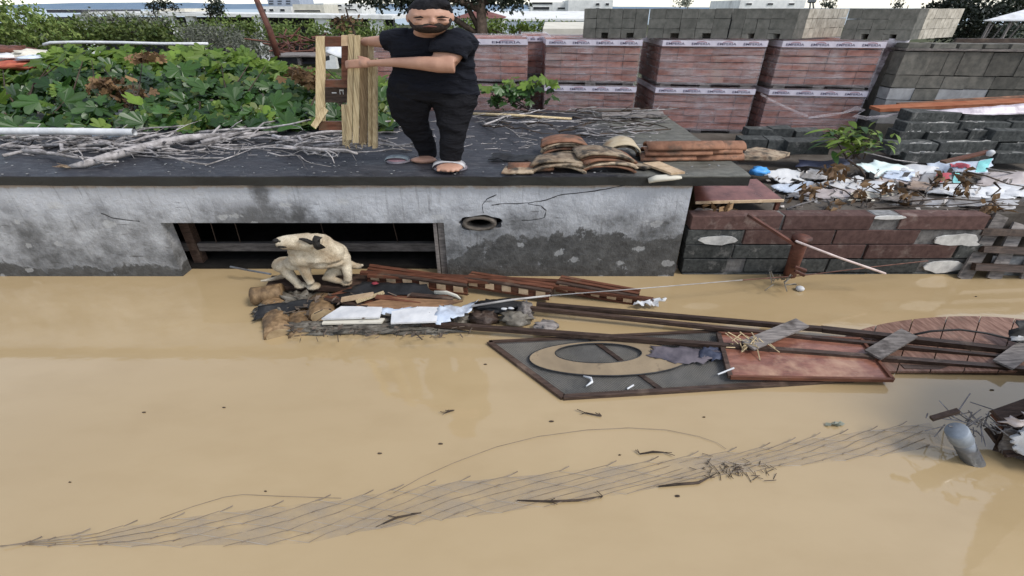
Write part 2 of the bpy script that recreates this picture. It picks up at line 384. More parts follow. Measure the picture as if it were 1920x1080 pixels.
# pipe in its broken hole
pb = MB()
for k, (ra, yy_) in enumerate(((.80, -.035), (.60, -.035), (.58, .19), (.80, .19))):
    for i in range(20):
        a = 2*math.pi*i/20; pb.v.append(V((HC.x-.02+hr_x*ra*math.cos(a), YW+yy_, HC.z-.005+hr_z*ra*math.sin(a))))
for k in range(4):
    for i in range(20): pb.f.append([k*20+i, k*20+(i+1) % 20, ((k+1) % 4)*20+(i+1) % 20, ((k+1) % 4)*20+i]); pb.mi.append(0)
pb.build('pipe_end', M('dirty_pipe', (.07, .06, .05, 1), (.17, .145, .12, 1), 9, bump=.5, dirt=(.03, .027, .024, 1)), shed, True)
for name_, pl in (('crack', [(922, 384), (940, 382), (987, 381), (1014, 377), (1040, 369), (1058, 364), (1115, 358), (1145, 353), (1176, 347)]), ('crack', [(906, 400), (904, 384), (912, 374), (931, 365)]), ('crack', [(990, 383), (1014, 386), (1023, 395), (1022, 407), (1005, 412), (978, 413)]), ('crack', [(190, 400), (210, 408), (235, 412), (262, 415)])):
    c_ = MB(); pts = []
    for i in range(len(pl)-1):
        for q in range(3):
            a = PY(*pl[i], YW); b = PY(*pl[i+1], YW); pts.append(lerp(a, b, q/3)+V((R.uniform(-.008, .008), 0, R.uniform(-.006, .006))))
    pts.append(PY(*pl[-1], YW))
    c_.tube(pts, [R.uniform(.003, .0085) for _ in pts], .002, n=4, ref=(0, 0, 1)); c_.build(name_, m_black, shed)
# inside and round the opening
YI = YW+.32
b_ = MB(); b_.box((OL.x-.3, YI, PY(560, 471, YI).z), (OR.x+.3, YI+.06, PY(560, 456, YI).z), .004); b_.build('window_rail', M('grimy_rail', (.045, .04, .038, 1), (.11, .10, .095, 1), 6, stretch=(1, 6, 6)), shed)
b_ = MB(); b_.box((XL+.2, YW+.21, -.5), (XE-.2, 9.3, .05)); b_.build('shade_floor', M('interior_shade', (.006, .005, .004, 1), (.014, .012, .01, 1), rough=.9, rand=0), shed)  # near-black slab added over the inside water to darken the opening
q = PY(352, 430, YW+.35); b_ = MB(); b_.box((q.x-.06, YW+.3, -.3), (q.x+.07, YW+.42, RB), .004); b_.build('post', m_darkwood, shed)
q = PY(822, 430, YW+.1); b_ = MB(); b_.box((q.x-.05, YW+.03, -.3), (q.x-.005, YW+.17, OT), .006); b_.build('jamb', m_greywood, shed)
b_ = MB(); b_.box((q.x+.005, YW+.04, -.3), (OR.x, YW+.16, OT), .004); b_.build('jamb', m_greywood, shed)
for px in (395, 440, 600, 735):
    a = PY(px, 415, YI+.03); b_ = MB(); b_.tube([a+V((0, 0, .1)), PY(px+12, 458, YI+.03)], .007, n=6); b_.build('rod', m_darkwood, shed)
b_ = MB()
for (pa, pb_) in (((432, 500), (462, 506)), ((462, 506), (508, 514))): b_.tube([PY(*pa, 5.36), PY(*pb_, 5.30)], .014, n=6)
tag(b_.build('metal_rod', m_steel), 'thin grey metal rod floating left of the dog by the opening', 'rod')

# ---------------------------------------------------------------- concrete block wall on the right
YB = 5.5
bw = thing('block_wall', 'low wall of red brown and dark grey concrete blocks at waterline', 'wall', PY(1560, 525, YB)*1)
rows = [(405, 432, [(1296, 1465, 'r'), (1470, 1636, 'r'), (1640, 1684, 'g'), (1689, 1852, 'r')]),
        (433, 459, [(1288, 1391, 'd'), (1395, 1562, 'r'), (1566, 1722, 'r'), (1726, 1846, 'g')]),
        (460, 485, [(1284, 1372, 'd'), (1375, 1486, 'd'), (1489, 1618, 'r'), (1623, 1790, 'r'), (1794, 1838, 'd')]),
        (487, 511, [(1280, 1362, 'd'), (1365, 1394, 'g'), (1397, 1548, 'd'), (1552, 1722, 'd'), (1727, 1820, 'g')]),
        (512, 536, [(1276, 1440, 'd'), (1444, 1618, 'd'), (1622, 1812, 'd')])]
mk = {'r': m_redblock, 'd': m_darkblock, 'g': m_concrete}
for ri, (p0, p1, bl) in enumerate(rows):
    z1, z0 = PY(1500, p0, YB).z, PY(1500, p1, YB).z+.008
    if ri == 4: z0 -= .3
    for (a, b, k) in bl:
        x0, x1 = PY(a, (p0+p1)/2, YB).x, PY(b, (p0+p1)/2, YB).x
        dy = (.05 if k == 'g' else 0)+R.uniform(-.006, .012)
        b_ = MB(); b_.box((x0, YB+dy, z0), (x1, YB+.21, z1), .006)
        o = b_.build('block', mk[k], bw)
        bv = o.modifiers.new('b', 'BEVEL'); bv.width = .006; bv.segments = 1
xa, xb = PY(1300, 430, YB).x, PY(1806, 500, YB).x
b_ = MB()
for (p0, p1, bl) in rows:
    z1, z0 = PY(1500, p0, YB).z-.01, PY(1500, p1, YB).z-.004
    b_.box((PY(bl[0][0], (p0+p1)/2, YB).x+.03, YB+.03, z0), (PY(bl[-1][1], (p0+p1)/2, YB).x-.03, YB+.2, z1+.004))
b_.build('mortar', M('old_mortar', (.09, .085, .08, 1), (.2, .19, .18, 1), 14, rough=.95, bump=.5), bw)
for (a, b, c, d) in ((1312, 443, 1382, 459), (1752, 440, 1838, 462), (1734, 489, 1806, 512), (1640, 405, 1700, 412), (1806, 455, 1838, 462)):
    cc = PY((a+c)/2, (b+d)/2, YB-.004); poly = []
    hx, hz = (c-a)/2*mpp(cc), (PY(a, b, YB).z-PY(a, d, YB).z)/2
    for i in range(14):
        th = 2*math.pi*i/14; k = 1+.3*nz((math.cos(th), math.sin(th), a*.1), 2)
        poly.append(cc+V((hx*math.cos(th)*k, 0, hz*math.sin(th)*k)))
    b_ = MB(); b_.prism(poly, (0, .02, 0)); b_.build('plaster_patch', M('pale_plaster', (.42, .41, .39, 1), (.62, .61, .58, 1), 9, rough=.9, dirt=(.25, .24, .22, 1)), bw)
# ---------------------------------------------------------------- wrapped brick stacks
m_brick = M('hollow_brick', (.18, .058, .04, 1), (.31, .125, .088, 1), 7, rough=.85, bump=.3, rand=.22, dirt=(.3, .19, .15, 1), dsc=1.6)
def film_mat():
    t = NT('shrink_film'); p = t.pos(); v = t.mapv(p, (.35, .35, 4.2))
    f = t.noise(v, 3.0, 8, .65, .6); g = t.noise(t.mapv(p, (.8, .8, 1.3)), 1.4, 5, .6)
    a = t.mth('ADD', t.mr(f, .42, .74, .08, .48), t.mr(g, .52, .72, 0, .32), clamp=True)
    t.bump(f, .5, .03); m = t.done((.62, .55, .57, 1), .28, .5); t.set(t.p.inputs['Alpha'], a); return m
m_film = film_mat()
m_label = M('label_band', (.52, .47, .54, 1), (.66, .61, .67, 1), 5, rough=.4, rand=.05)
m_ink = M('dark_label_ink', (.07, .06, .11, 1), (.11, .095, .15, 1), rand=0)
m_bagred = M('red_bag_ink', (.42, .07, .09, 1), (.5, .12, .14, 1), rand=0)
m_inkr = M('red_label_ink', (.38, .2, .23, 1), (.42, .23, .26, 1), rand=0)
BRK = {}
def brick_mesh(du, dv, dz):
    key = (round(du, 3), round(dv, 3), round(dz, 3))
    if key not in BRK:
        b = MB(); b.box((0, 0, 0), (du, dv, dz), .004)
        for k in range(3): pass
        me = bpy.data.meshes.new('brick'); me.from_pydata([tuple(v) for v in b.v], [], b.f); me.materials.append(m_brick); BRK[key] = me
    return BRK[key]
TXT = {}
def text_mesh(s, wd, ht, mat):
    key = (s, round(wd, 3), round(ht, 3), mat.name)
    if key not in TXT:
        cu = bpy.data.curves.new('t', 'FONT'); cu.body = s; cu.extrude = .001; cu.resolution_u = 2; cu.offset = .006
        o = bpy.data.objects.new('t', cu); C.objects.link(o)
        dg = bpy.context.evaluated_depsgraph_get(); me = bpy.data.meshes.new_from_object(o.evaluated_get(dg), depsgraph=dg)
        bpy.data.objects.remove(o)
        xs = [v.co.x for v in me.vertices]; ys = [v.co.y for v in me.vertices]
        for v in me.vertices: v.co = ((v.co.x-min(xs))/(max(xs)-min(xs))*wd, v.co.z, (v.co.y-min(ys))/(max(ys)-min(ys))*ht)
        me.materials.clear(); me.materials.append(mat); TXT[key] = me
    return TXT[key]
def brick_stack(label, pl, pr, yl, yr, z0, z1, depth=1.7, text=True, courses=6, cols=6, wrapped=True):
    a = PY(pl, 100, yl); b = PY(pr, 100, yr); a.z = b.z = 0
    zt = z1; u = b-a; L = u.length; ud = u/L; v = V((0, depth, 0))
    # column positions are taken at the upper edge of the stack
    t_ = thing('brick_stack', label, 'brick stack', V((a.x, yl, z0)), 'shrink wrapped brick stacks in the yard')
    M0 = Matrix.Translation(V((0, 0, 0)))
    for k in range(3):                       # timber feet
        f = MB(); o = V((a.x, yl, z0))+ud*(L*(.04+.41*k))+V((0, .04, .0)); f.fbox(o, ud*.22, v*.94, (0, 0, .075), .003); f.build('foot', m_greywood, t_)
    f = MB(); f.fbox(V((a.x, yl, z0+.077))+ud*.02+V((0, .02, 0)), u-ud*.04, v*.97, (0, 0, .02)); f.build('deck', m_greywood, t_)
    zb = z0+.1; hz = (z1-zb)/courses
    for r in range(courses):
        for c in range(cols):
            w_ = L/cols; o = bpy.data.objects.new('brick', brick_mesh(w_-.006, .24, hz-.018)); C.objects.link(o); o.parent = t_
            e = V((0, R.uniform(-.010, .02), zb-z0+r*hz)) + ud*(w_*c+.003)
            m4 = Matrix.Translation(e) @ Matrix.Rotation(math.atan2(ud.y, ud.x), 4, 'Z'); o.matrix_local = m4
        for sdx in (0, 1):
            for c in range(2):
                dd = (depth-.27)/2; o = bpy.data.objects.new('brick', brick_mesh(.24, dd-.006, hz-.018)); C.objects.link(o); o.parent = t_
                o.matrix_local = Matrix.Translation(V((0, .262+dd*c, zb-z0+r*hz)) + ud*(0 if sdx == 0 else L-.24) + V((R.uniform(-.008, .008), 0, 0)))
    f = MB(); f.fbox(V((a.x, yl+.25, zb))+ud*.245, u-ud*.49, v-V((0, .27, 0)), (0, 0, z1-zb-.012)); f.build('inner_fill', m_brick, t_)
    if wrapped:
        f = MB(); e = .018; o = V((a.x, yl, z0+.06))-ud*e-V((0, e, 0)); nU = 14; nV = 8; Hh = z1+e-z0-.06
        P4 = [o, o+ud*(L+2*e), o+ud*(L+2*e)+v+V((0, 2*e, 0)), o+v+V((0, 2*e, 0))]
        for q in range(4):
            A, B = P4[q], P4[(q+1) % 4]; nn = (B-A).cross(V((0, 0, 1))).normalized(); k0 = len(f.v)
            for j in range(nV+1):
                for i in range(nU+1):
                    ed = min(i, nU-i, 2)/2; pt = lerp(A, B, i/nU)+V((0, 0, Hh*j/nV)); f.v.append(pt+nn*ed*(.010*nz(pt, 3.1)+.004))
            for j in range(nV):
                for i in range(nU): q0 = k0+j*(nU+1)+i; f.f.append([q0, q0+1, q0+nU+2, q0+nU+1]); f.mi.append(0)
        f.add([p+V((0, 0, Hh+.002)) for p in P4], [(0, 1, 2, 3)])
        f.build('wrap', m_film, t_, True)
    if text:
        hb = .105; f = MB(); o = V((a.x, yl, z1-hb-.004))-V((0, .036, 0))-ud*.01
        f.fbox(o, u+ud*.02, V((0, .004, 0)), (0, 0, hb))
        f.fbox(o+u+ud*.024, ud*.004, v*.98, (0, 0, hb)); f.fbox(o-ud*.003, ud*.004, v*.98, (0, 0, hb))
        lb = f.build('label_band', m_label, t_)
        nT = 4; ww = L/nT
        for k in range(nT):
            o2 = bpy.data.objects.new('lettering', text_mesh('EMPERIA', ww*.72, hb*.40, m_ink)); C.objects.link(o2); o2.parent = lb
            off = V((a.x, yl, z1-hb*.80))+ud*(ww*k+ww*.12)-V((0, .0385, 0))-org(lb)
            o2.matrix_local = Matrix.Translation(off) @ Matrix.Rotation(math.atan2(ud.y, ud.x), 4, 'Z')
            ar = MB(); cc = V((a.x, yl, z1-hb*.42))+ud*(ww*(k+.5))-V((0, .0385, 0))
            ar.add([cc+ud*ww*.2*math.cos(q)+V((0, 0, hb*.28*math.sin(q))) for q in [math.pi*i/8 for i in range(9)]]+[cc+ud*ww*.16*math.cos(q)+V((0, 0, hb*.14*math.sin(q))) for q in [math.pi*i/8 for i in range(9)]], [(i, i+1, 10+i, 9+i) for i in range(8)])
            ar.build('emblem', m_inkr, lb)
    return t_
def rowy(px): return lerp(10.95, 9.95, (px-890)/760)
ZT, ZM, ZG = 2.60, 1.72, .80
for (lab, a, b, z0, z1, kw) in (
    ('wrapped brick stack on the upper tier, partly behind the man', 700, 988, ZM, ZT, {}),
    ('wrapped red brick stack, leftmost complete one of the upper tier', 1024, 1200, ZM, ZT, {}),
    ('wrapped red brick stack, middle one of the upper tier', 1240, 1432, ZM, ZT, {}),
    ('wrapped red brick stack at the right end of the upper tier', 1462, 1652, ZM, ZT, {}),
    ('wrapped brick stack on the ground, leftmost of the lower tier', 1024, 1200, ZG, ZM, {}),
    ('wrapped brick stack on the ground, middle of the lower tier', 1240, 1432, ZG, ZM, {}),
    ('wrapped brick stack at right end of lower tier behind the green plant', 1462, 1652, ZG, ZM, {})):
    brick_stack(lab, a, b, rowy(a), rowy(b), z0, z1, **kw)
brick_stack('brown brick stack set back in the gap between two upper stacks', 980, 1030, 12.0, 12.0, ZM, ZT, cols=2)
brick_stack('brown brick stack set back in the gap of the lower tier', 980, 1030, 12.0, 12.0, ZG, ZM, cols=2)
brick_stack('brown brick stack on the ground, hidden behind the man', 700, 988, rowy(700), rowy(988), ZG, ZM, text=False)
# ---------------------------------------------------------------- grey block stacks on top of the bricks
m_gblk = M('grey_block', (.085, .085, .075, 1), (.145, .14, .125, 1), 9, rough=.95, bump=.4, rand=.12)
m_glit = M('lit_block_end', (.30, .27, .22, 1), (.48, .44, .37, 1), 9, rough=.95, bump=.4, rand=.12)  # light on the right-hand block sides put into a brighter colour
def block_stack(label, pl, pr, pback, yl, yr, yb, z0, z1, cols, rows, scols, endmat, notch=2):
    a, b, c = PY(pl, 20, yl), PY(pr, 20, yr), PY(pback, 20, yb)
    for q in (a, b, c): q.z = 0
    u, v = b-a, c-b
    t_ = thing('block_stack', label, 'block stack', V((a.x, a.y, z0)), 'grey block stacks on the brick stacks')
    hz = (z1-z0)/rows
    def blk(o, uu, vv, zz, m): f = MB(); f.fbox(o, uu, vv, (0, 0, zz), .005); f.build('block', m, t_)
    for r in range(rows):
        for k in range(cols):
            du = u/cols; o = V((a.x, a.y, z0+r*hz))+du*k+du*.012
            if r == 0 and notch and k in ((1, 3) if cols > 4 else (0, 2)):
                blk(o+du*.0+V((0, 0, hz*.55)), du*.976, v*.18, hz*.43, m_gblk); blk(o, du*.45, v*.18, hz*.54, m_gblk); continue
            blk(o, du*.976, v*.18, hz*.985, m_gblk)
        for k in range(scols):
            dv = v*.82/scols; o = V((b.x, b.y, z0+r*hz))+v*.18+dv*k+dv*.06-u*.2
            blk(o, u*.2*(1-R.uniform(0, .01)), dv*.9, hz*R.uniform(.95, .985), endmat)
            o = V((a.x, a.y, z0+r*hz))+v*.18+dv*k+dv*.03
            if k < 3: blk(o, u*.2, dv*.95, hz*.985, m_gblk)
    f = MB(); f.fbox(V((a.x, a.y, z0))+u*.19+v*.17, u*.62, v*.8, (0, 0, z1-z0-.03)); f.build('inner_fill', m_gblk, t_)
    return t_
ZC = ZT+.025
for (lab, l, r, bk_, sc_, em) in (
    ('dark grey block stack, leftmost on top of the brick stacks', 1096, 1218, 1216, 5, m_gblk),
    ('dark grey block stack, second from left on top of the bricks', 1219, 1373, 1392, 5, m_gblk),
    ('grey block stack with stepped lit right side on top of bricks', 1376, 1500, 1592, 8, m_glit),
    ('grey block stack with lit ribbed right side, rightmost on the bricks', 1592, 1726, 1808, 9, m_glit)):
    y0, y1 = rowy(l)+.12, rowy(r)+.12
    block_stack(lab, l, r, bk_, y0, y1, y1+1.15, ZC, 3.14+.0*y0, 5, 3, sc_, em)
# big stack of grey blocks on the right, standing on the ground
m_gbig = M('grey_block_face', (.085, .082, .072, 1), (.15, .14, .12, 1), 8, rough=.95, bump=.4, rand=.3)
m_gpale = M('pale_grey_block_face', (.24, .235, .235, 1), (.35, .345, .345, 1), 6, rough=.9, bump=.4, rand=.15)
a, b = PY(1702, 85, 9.7), PY(2050, 85, 9.3)
big = thing('block_stack', 'tall stack of grey concrete blocks at right edge, some faces pale', 'block stack', V((a.x, a.y, .8)))
zr = [.8, 1.15, 1.38, 1.60, 1.82, 2.05, 2.46]
pale = {(2, 0), (2, 1), (2, 2), (2, 4), (2, 5), (3, 0), (3, 2), (3, 3), (1, 0), (1, 1), (1, 3), (1, 2)}
for r in range(6):
    nb = 7 if r < 5 else 12
    for k in range(nb):
        u = (b-a)/nb; u.z = 0
        f = MB(); o = V((a.x, a.y+R.uniform(-.012, .012), zr[r]))+u*(k+(.0 if r % 2 else -.0))
        f.fbox(o, u*.985, V((0, .3, 0)), (0, 0, zr[r+1]-zr[r]-.016), .006); f.build('block', m_gpale if (r, k) in pale else m_gbig, big)
f = MB(); u = b-a; u.z = 0; f.fbox(V((a.x, a.y+.31, .8)), u, (0, 1.2, 0), (0, 0, 1.62)); f.build('inner_fill', m_gbig, big)
f = MB(); f.fbox(V((a.x-.02, a.y-.03, 2.465)), u, (0, 1.4, 0), (0, 0, .035)); f.build('top_board', m_greywood, big)
for k in range(7):
    f = MB(); f.fbox(V((a.x, a.y+.02, 2.505))+u*(k/7+.01), u*.125, (0, .35, 0), (0, 0, .075), .005); f.build('block', m_gbig, big)
# white film hanging on the end of the brick row
f = MB(); f.sheet([PY(1655, 71, 10.1), PY(1706, 73, 10.0), PY(1648, 190, 10.15), PY(1622, 186, 10.25)], 8, 10, .05, 2.5, 3.3, .03)
tag(f.build('plastic_film', M('white_film', (.42, .38, .42, 1), (.62, .58, .62, 1), 3, rough=.35, bump=.5, dirt=(.10, .08, .09, 1), dlo=.5, dhi=.62), None, True), 'white plastic film hanging at right end of upper brick tier', 'plastic film')
# orange tiles and wrap on the tumbled blocks
for i, (p0, p1, th) in enumerate((((1640, 204), (1930, 190), .05), ((1690, 198), (1940, 186), .04), ((1760, 192), (1950, 183), .035))):
    A, B = PY(*p0, 8.9+.12*i), PY(*p1, 8.6+.12*i)
    f = MB(); f.bar(A, B, .35, th, jit=.004)
    tag(f.build('clay_plank', m_clay if i else M('bright_clay', (.36, .11, .05, 1), (.5, .2, .1, 1), 5)), ('lowest long orange clay plank on the tumbled grey blocks', 'middle long orange clay plank on the tumbled grey blocks', 'topmost long orange clay plank on the tumbled grey blocks')[i], 'clay plank', 'orange clay planks')
f = MB(); f.sheet([PY(1698, 210, 8.35), PY(1960, 192, 8.2), PY(1960, 214, 8.05), PY(1770, 212, 8.2)], 16, 4, .03, 3, 1.2, .02)
tag(f.build('plastic_wrap', M('pinkish_wrap', (.45, .38, .42, 1), (.66, .6, .64, 1), 6, rough=.35, bump=.5, dirt=(.2, .17, .22, 1)), None, True), 'torn pinkish white plastic wrap under the orange clay planks', 'plastic wrap')
f = MB(); pts = [PY(*q, 8.6-.02*i) for i, q in enumerate(((1516, 221), (1545, 217), (1580, 212), (1605, 203), (1620, 207), (1602, 217), (1625, 222), (1660, 218), (1700, 210)))]
f.tube(pts, [.012, .03, .025, .035, .05, .04, .035, .025, .02], [.006]*9, n=7, rnd=.3)
tag(f.build('plastic_ribbon', m_film, None, True), 'twisted ribbon of torn plastic film above the green plant', 'plastic ribbon')
f = MB(); pts = [PY(*q, 9.6) for q in ((1426, 176), (1450, 190), (1480, 204), (1514, 218))]; f.tube(pts, .02, .004, n=4)
tag(f.build('plastic_strap', m_film), 'thin slanting strap of clear film across lower brick stack', 'plastic strap')
# tumbled blocks at the right
m_gend0 = M('pale_mortar_crumbs', (.22, .21, .2, 1), (.42, .41, .39, 1), 12)
rows_ = [(213, 231, [(1712, 1806), (1810, 1925)], 'top'), (228, 253, [(1702, 1800), (1806, 1898), (1902, 1990)], 'second'), (247, 268, [(1688, 1736), (1742, 1818), (1822, 1862), (1868, 1960)], 'third'), (266, 288, [(1676, 1762), (1766, 1872), (1876, 1975)], 'fourth'), (286, 306, [(1700, 1780), (1784, 1868), (1872, 1965)], 'bottom')]
for ri, (p0, p1, sp_, wd_) in enumerate(rows_):
    yy = 8.15-.14*ri
    for ci, (l, r) in enumerate(sp_):
        dp = R.uniform(-3, 5); A, B = PY(l, p0+dp+R.uniform(-2, 2), yy+R.uniform(-.08, .08)), PY(r, p0+dp+R.uniform(-2, 2), yy+R.uniform(-.1, .1))
        hz = PY(l, p0, yy).z-PY(l, p1, yy).z
        f = MB(); f.fbox(A-V((0, 0, hz)), B-A, (.02, .32, 0), (0, 0, hz), .008)
        o = f.build('concrete_block', m_darkblock); ch = o.modifiers.new('b', 'BEVEL'); ch.width = .008
        if R.random() < .75:
            g = MB(); n_ = 9; u0 = R.uniform(0, .4); u1 = R.uniform(u0+.3, 1); g.tube([lerp(A, B, lerp(u0, u1, k/n_))+V((0, R.uniform(.0, .05), R.uniform(-.004, .006))) for k in range(n_+1)], [R.uniform(.004, .022) for _ in range(n_+1)], .008, n=5); g.build('mortar_edge', m_gend0, o)
        tag(o, f'dark grey concrete block, {("leftmost", "second from left", "third from left", "fourth from left")[ci]} in {wd_} row of tumbled heap at right', 'concrete block', 'tumbled grey blocks on the right')
for i, (l, r, p0, p1, yy) in enumerate(((1392, 1440, 262, 283, 7.9), (1443, 1478, 263, 285, 7.86), (1480, 1560, 266, 290, 7.7), (1405, 1450, 243, 258, 8.5), (1450, 1490, 242, 259, 8.45), (1495, 1545, 246, 262, 8.4))):
    A, B = PY(l, p0, yy), PY(r, p0, yy+R.uniform(-.05, .05)); hz = A.z-PY(l, p1, yy).z
    f = MB(); f.fbox(A-V((0, 0, hz)), B-A, (.02, .3, 0), (0, 0, hz), .008)
    tag(f.build('concrete_block', m_darkblock), ('front left', 'front middle', 'front right', 'back left', 'back middle', 'back right')[i]+' dark block of the low row below the brick stacks', 'concrete block', 'grey blocks left of the green plant')

# ---------------------------------------------------------------- foliage
def leaf_quad(f, p, nrm, ax, L, W):
    s_ = nrm.cross(ax).normalized()
    f.add([p, p+ax*L*.45+s_*W*.5+nrm*L*.05, p+ax*L, p+ax*L*.45-s_*W*.5+nrm*L*.05], [(0, 1, 2, 3)])
def rdir(upb=0.0):
    while True:
        d = V((R.uniform(-1, 1), R.uniform(-1, 1), R.uniform(-1, 1)))
        if .05 < d.length < 1: d.normalize(); d.z += upb; return d.normalized()
def crown(f, blobs, n, L, W=None, upb=.5, shell=.55, clump=10):
    tot = sum(b[1].x*b[1].z for b in blobs); W = W or L*.55
    for (c, rad) in blobs:
        m_ = max(1, int(n*rad.x*rad.z/tot/clump))
        for _ in range(m_):
            d = rdir(); k = R.uniform(shell, 1.0)*(1+.25*nz(d, 1.9, c.x))
            cc = c+V((d.x*rad.x, d.y*rad.y, d.z*rad.z))*k
            for _ in range(clump):
                q = cc+rdir()*L*R.uniform(.2, 1.9); nr = rdir(upb); ax = nr.orthogonal().normalized(); ax = (Matrix.Rotation(R.uniform(0, 6.28), 3, nr) @ ax)
                s_ = R.uniform(.6, 1.25); leaf_quad(f, q, nr, ax, L*s_, W*s_)
lm = {'green': leafmat('hedge_leaf', (.075, .13, .026, 1), (.21, .26, .07, 1)), 'bright': leafmat('bright_leaf', (.11, .18, .02, 1), (.22, .29, .055, 1)),
      'olive': leafmat('olive_leaf', (.12, .13, .095, 1), (.27, .28, .22, 1)), 'dark': leafmat('pine_needle', (.014, .022, .014, 1), (.04, .052, .03, 1), trans=.1),
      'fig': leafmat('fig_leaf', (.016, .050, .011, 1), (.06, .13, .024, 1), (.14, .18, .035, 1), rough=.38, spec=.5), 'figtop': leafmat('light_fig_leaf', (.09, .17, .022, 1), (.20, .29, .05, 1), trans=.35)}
def blobs_px(lst, y, dr=.8):
    out = []
    for (px, py, rx, ry) in lst:
        c = PY(px, py, y+R.uniform(-.5, .5)); k = mpp(c); out.append((c, V((rx*k, max(.3, min(rx, ry*2)*k*dr), ry*k*1.05))))
    return out
def tree(name, label, cat, lst, y, mat, n, lp, trunk=None, zb=-2, group=None, upb=.5, shell=.55, wr=.55):
    bl = blobs_px(lst, y); c0 = bl[0][0]; k = mpp(c0)
    bx = sum(b[0].x for b in bl)/len(bl); 
    t_ = thing(name, label, cat, V((bx, y, zb)), group)
    f = MB(); crown(f, bl, n, lp*k, lp*k*wr, upb, shell); f.build('crown', lm[mat], t_)
    f = MB()
    if trunk: tx, tr = trunk; b0 = PY(tx, 60, y); base = V((b0.x, y, zb)); top = V((b0.x, y, bl[0][0].z)); r0 = tr*k
    else: base = V((bx, y, zb)); top = V((bx, y, bl[0][0].z)); r0 = .08
    f.tube([base, lerp(base, top, .5)+V((.03, 0, 0)), top], [r0*1.15, r0, r0*.6], n=10)
    for (c, rad) in bl:
        f.tube([lerp(base, top, R.uniform(.6, .9)), lerp(top, c, .6), c], [r0*.5, r0*.3, r0*.1], n=6)
    f.build('trunk', m_brownbark, t_, True)
    return t_
tree('bush', 'tall mid green bush at the far left behind the rubbish', 'bush', [(30, 45, 75, 34), (95, 62, 55, 26), (-30, 50, 60, 35), (40, 85, 80, 16)], 19, 'green', 4200, 8, zb=0)
tree('hedge_bush', 'wide green hedge bush behind the fig leaves on the left', 'bush', [(160, 62, 75, 22), (250, 60, 75, 20), (330, 64, 60, 20), (200, 72, 80, 14)], 20, 'green', 4200, 8, zb=0)
tree('hedge_bush', 'darker green hedge bush beside the leaning pole', 'bush', [(430, 58, 70, 18), (500, 62, 60, 18), (390, 60, 50, 15)], 23, 'green', 2600, 7, zb=-.5)
tree('olive_bush', 'grey green olive bush left of the leaning pole', 'bush', [(420, 82, 62, 30), (470, 92, 50, 24), (380, 70, 40, 22)], 16, 'olive', 3600, 7, zb=.3, wr=.35)
tree('hedge_bush', 'yellowish green bushes behind the wooden pallet', 'bush', [(560, 62, 60, 18), (640, 62, 70, 17), (710, 60, 60, 18)], 24, 'green', 2600, 7, zb=-.6)
tree('hedge_bush', 'bright green clipped hedge behind the man near white sheds', 'hedge', [(880, 54, 40, 13), (950, 54, 55, 12), (1010, 56, 45, 12), (1060, 60, 30, 10)], 24, 'bright', 2600, 7, zb=-.6)
tree('grey_shrub', 'row of grey green shrubs below the long white roof', 'bush', [(180, 34, 30, 9), (230, 36, 35, 9), (290, 36, 40, 9)], 36, 'olive', 900, 6, zb=-1.5)
tree('pine_tree', 'large dark pine tree with thick trunk directly behind the man', 'tree', [(830, -25, 110, 34), (720, -12, 70, 22), (930, -12, 62, 24), (680, -18, 50, 18), (790, 2, 60, 14), (965, -4, 35, 16)], 20, 'dark', 5200, 9, trunk=(903, 12), zb=-.3, upb=.2)
tree('conifer_tree', 'small dark conifer above the long white roof', 'tree', [(403, 14, 14, 9), (403, 4, 9, 8), (403, 22, 19, 5)], 42, 'dark', 600, 6, trunk=(403, 2))
tree('umbrella_tree', 'small flat topped dark tree above the left end of long roof', 'tree', [(300, 13, 33, 2.5), (302, 5, 17, 2)], 44, 'dark', 420, 6, trunk=(302, 2), upb=1)
tree('pine_tree', 'tall dark conifer behind the grey blocks on the right', 'tree', [(1800, 42, 42, 36), (1795, 12, 52, 13), (1830, 70, 38, 22), (1760, 18, 28, 8), (1845, 22, 26, 14)], 19, 'dark', 3600, 8, trunk=(1812, 6), zb=0, upb=.2)
tree('pine_tree', 'dark tree at the top right corner above the white canopy', 'tree', [(1900, 8, 34, 13), (1875, 28, 20, 12), (1930, 22, 26, 16)], 24, 'dark', 1600, 8, trunk=(1893, 4), zb=0)
tree('shrub', 'dark low shrubs under the white canopy at far right', 'bush', [(1860, 66, 40, 14), (1910, 62, 40, 16)], 21, 'dark', 1300, 7, zb=.2)
# ---------------------------------------------------------------- far buildings
m_wwall = M('white_render', (.62, .62, .60, 1), (.78, .77, .74, 1), 1.5, rough=.85, rand=.06, dirt=(.45, .44, .42, 1), dsc=.5)
m_cream = M('cream_render', (.52, .49, .41, 1), (.66, .62, .53, 1), 1.5, rough=.85, rand=.06)
m_void = M('dark_opening', (.018, .018, .02, 1), (.04, .04, .045, 1), rough=.5, rand=.1)
m_roofred = M('dark_red_roof', (.10, .035, .03, 1), (.17, .07, .055, 1), 3, rough=.8)
def pbox(f, l, r, top, bot, y, dp, z0=None):
    a, b = PY(l, top, y), PY(r, top, y); z0 = PY(l, bot, y).z if z0 is None else z0
    f.box((a.x, y, z0), (b.x, y+dp, a.z)); return f
def far_house(label, l, r, top, bot, y, dp, wm, wins=(), roof=None, rm=None, name='house', cat='house'):
    a = PY((l+r)/2, bot, y); t_ = thing(name, label, cat, V((a.x, y, -2)))
    f = MB(); pbox(f, l, r, top, bot, y, dp, -2.2); f.build('wall', wm, t_)
    for (wl_, wr_, wt, wb_) in wins:
        f = MB(); pbox(f, wl_-.8, wr_+.8, wt-.6, wb_+.6, y-.05, .045); w_ = f.build('window', wm, t_)
        f = MB(); pbox(f, wl_, wr_, wt, wb_, y-.07, .03); f.build('pane', m_void, w_)
    if roof:
        f = MB(); roof(f); f.build('roof', rm or wm, t_)
    return t_
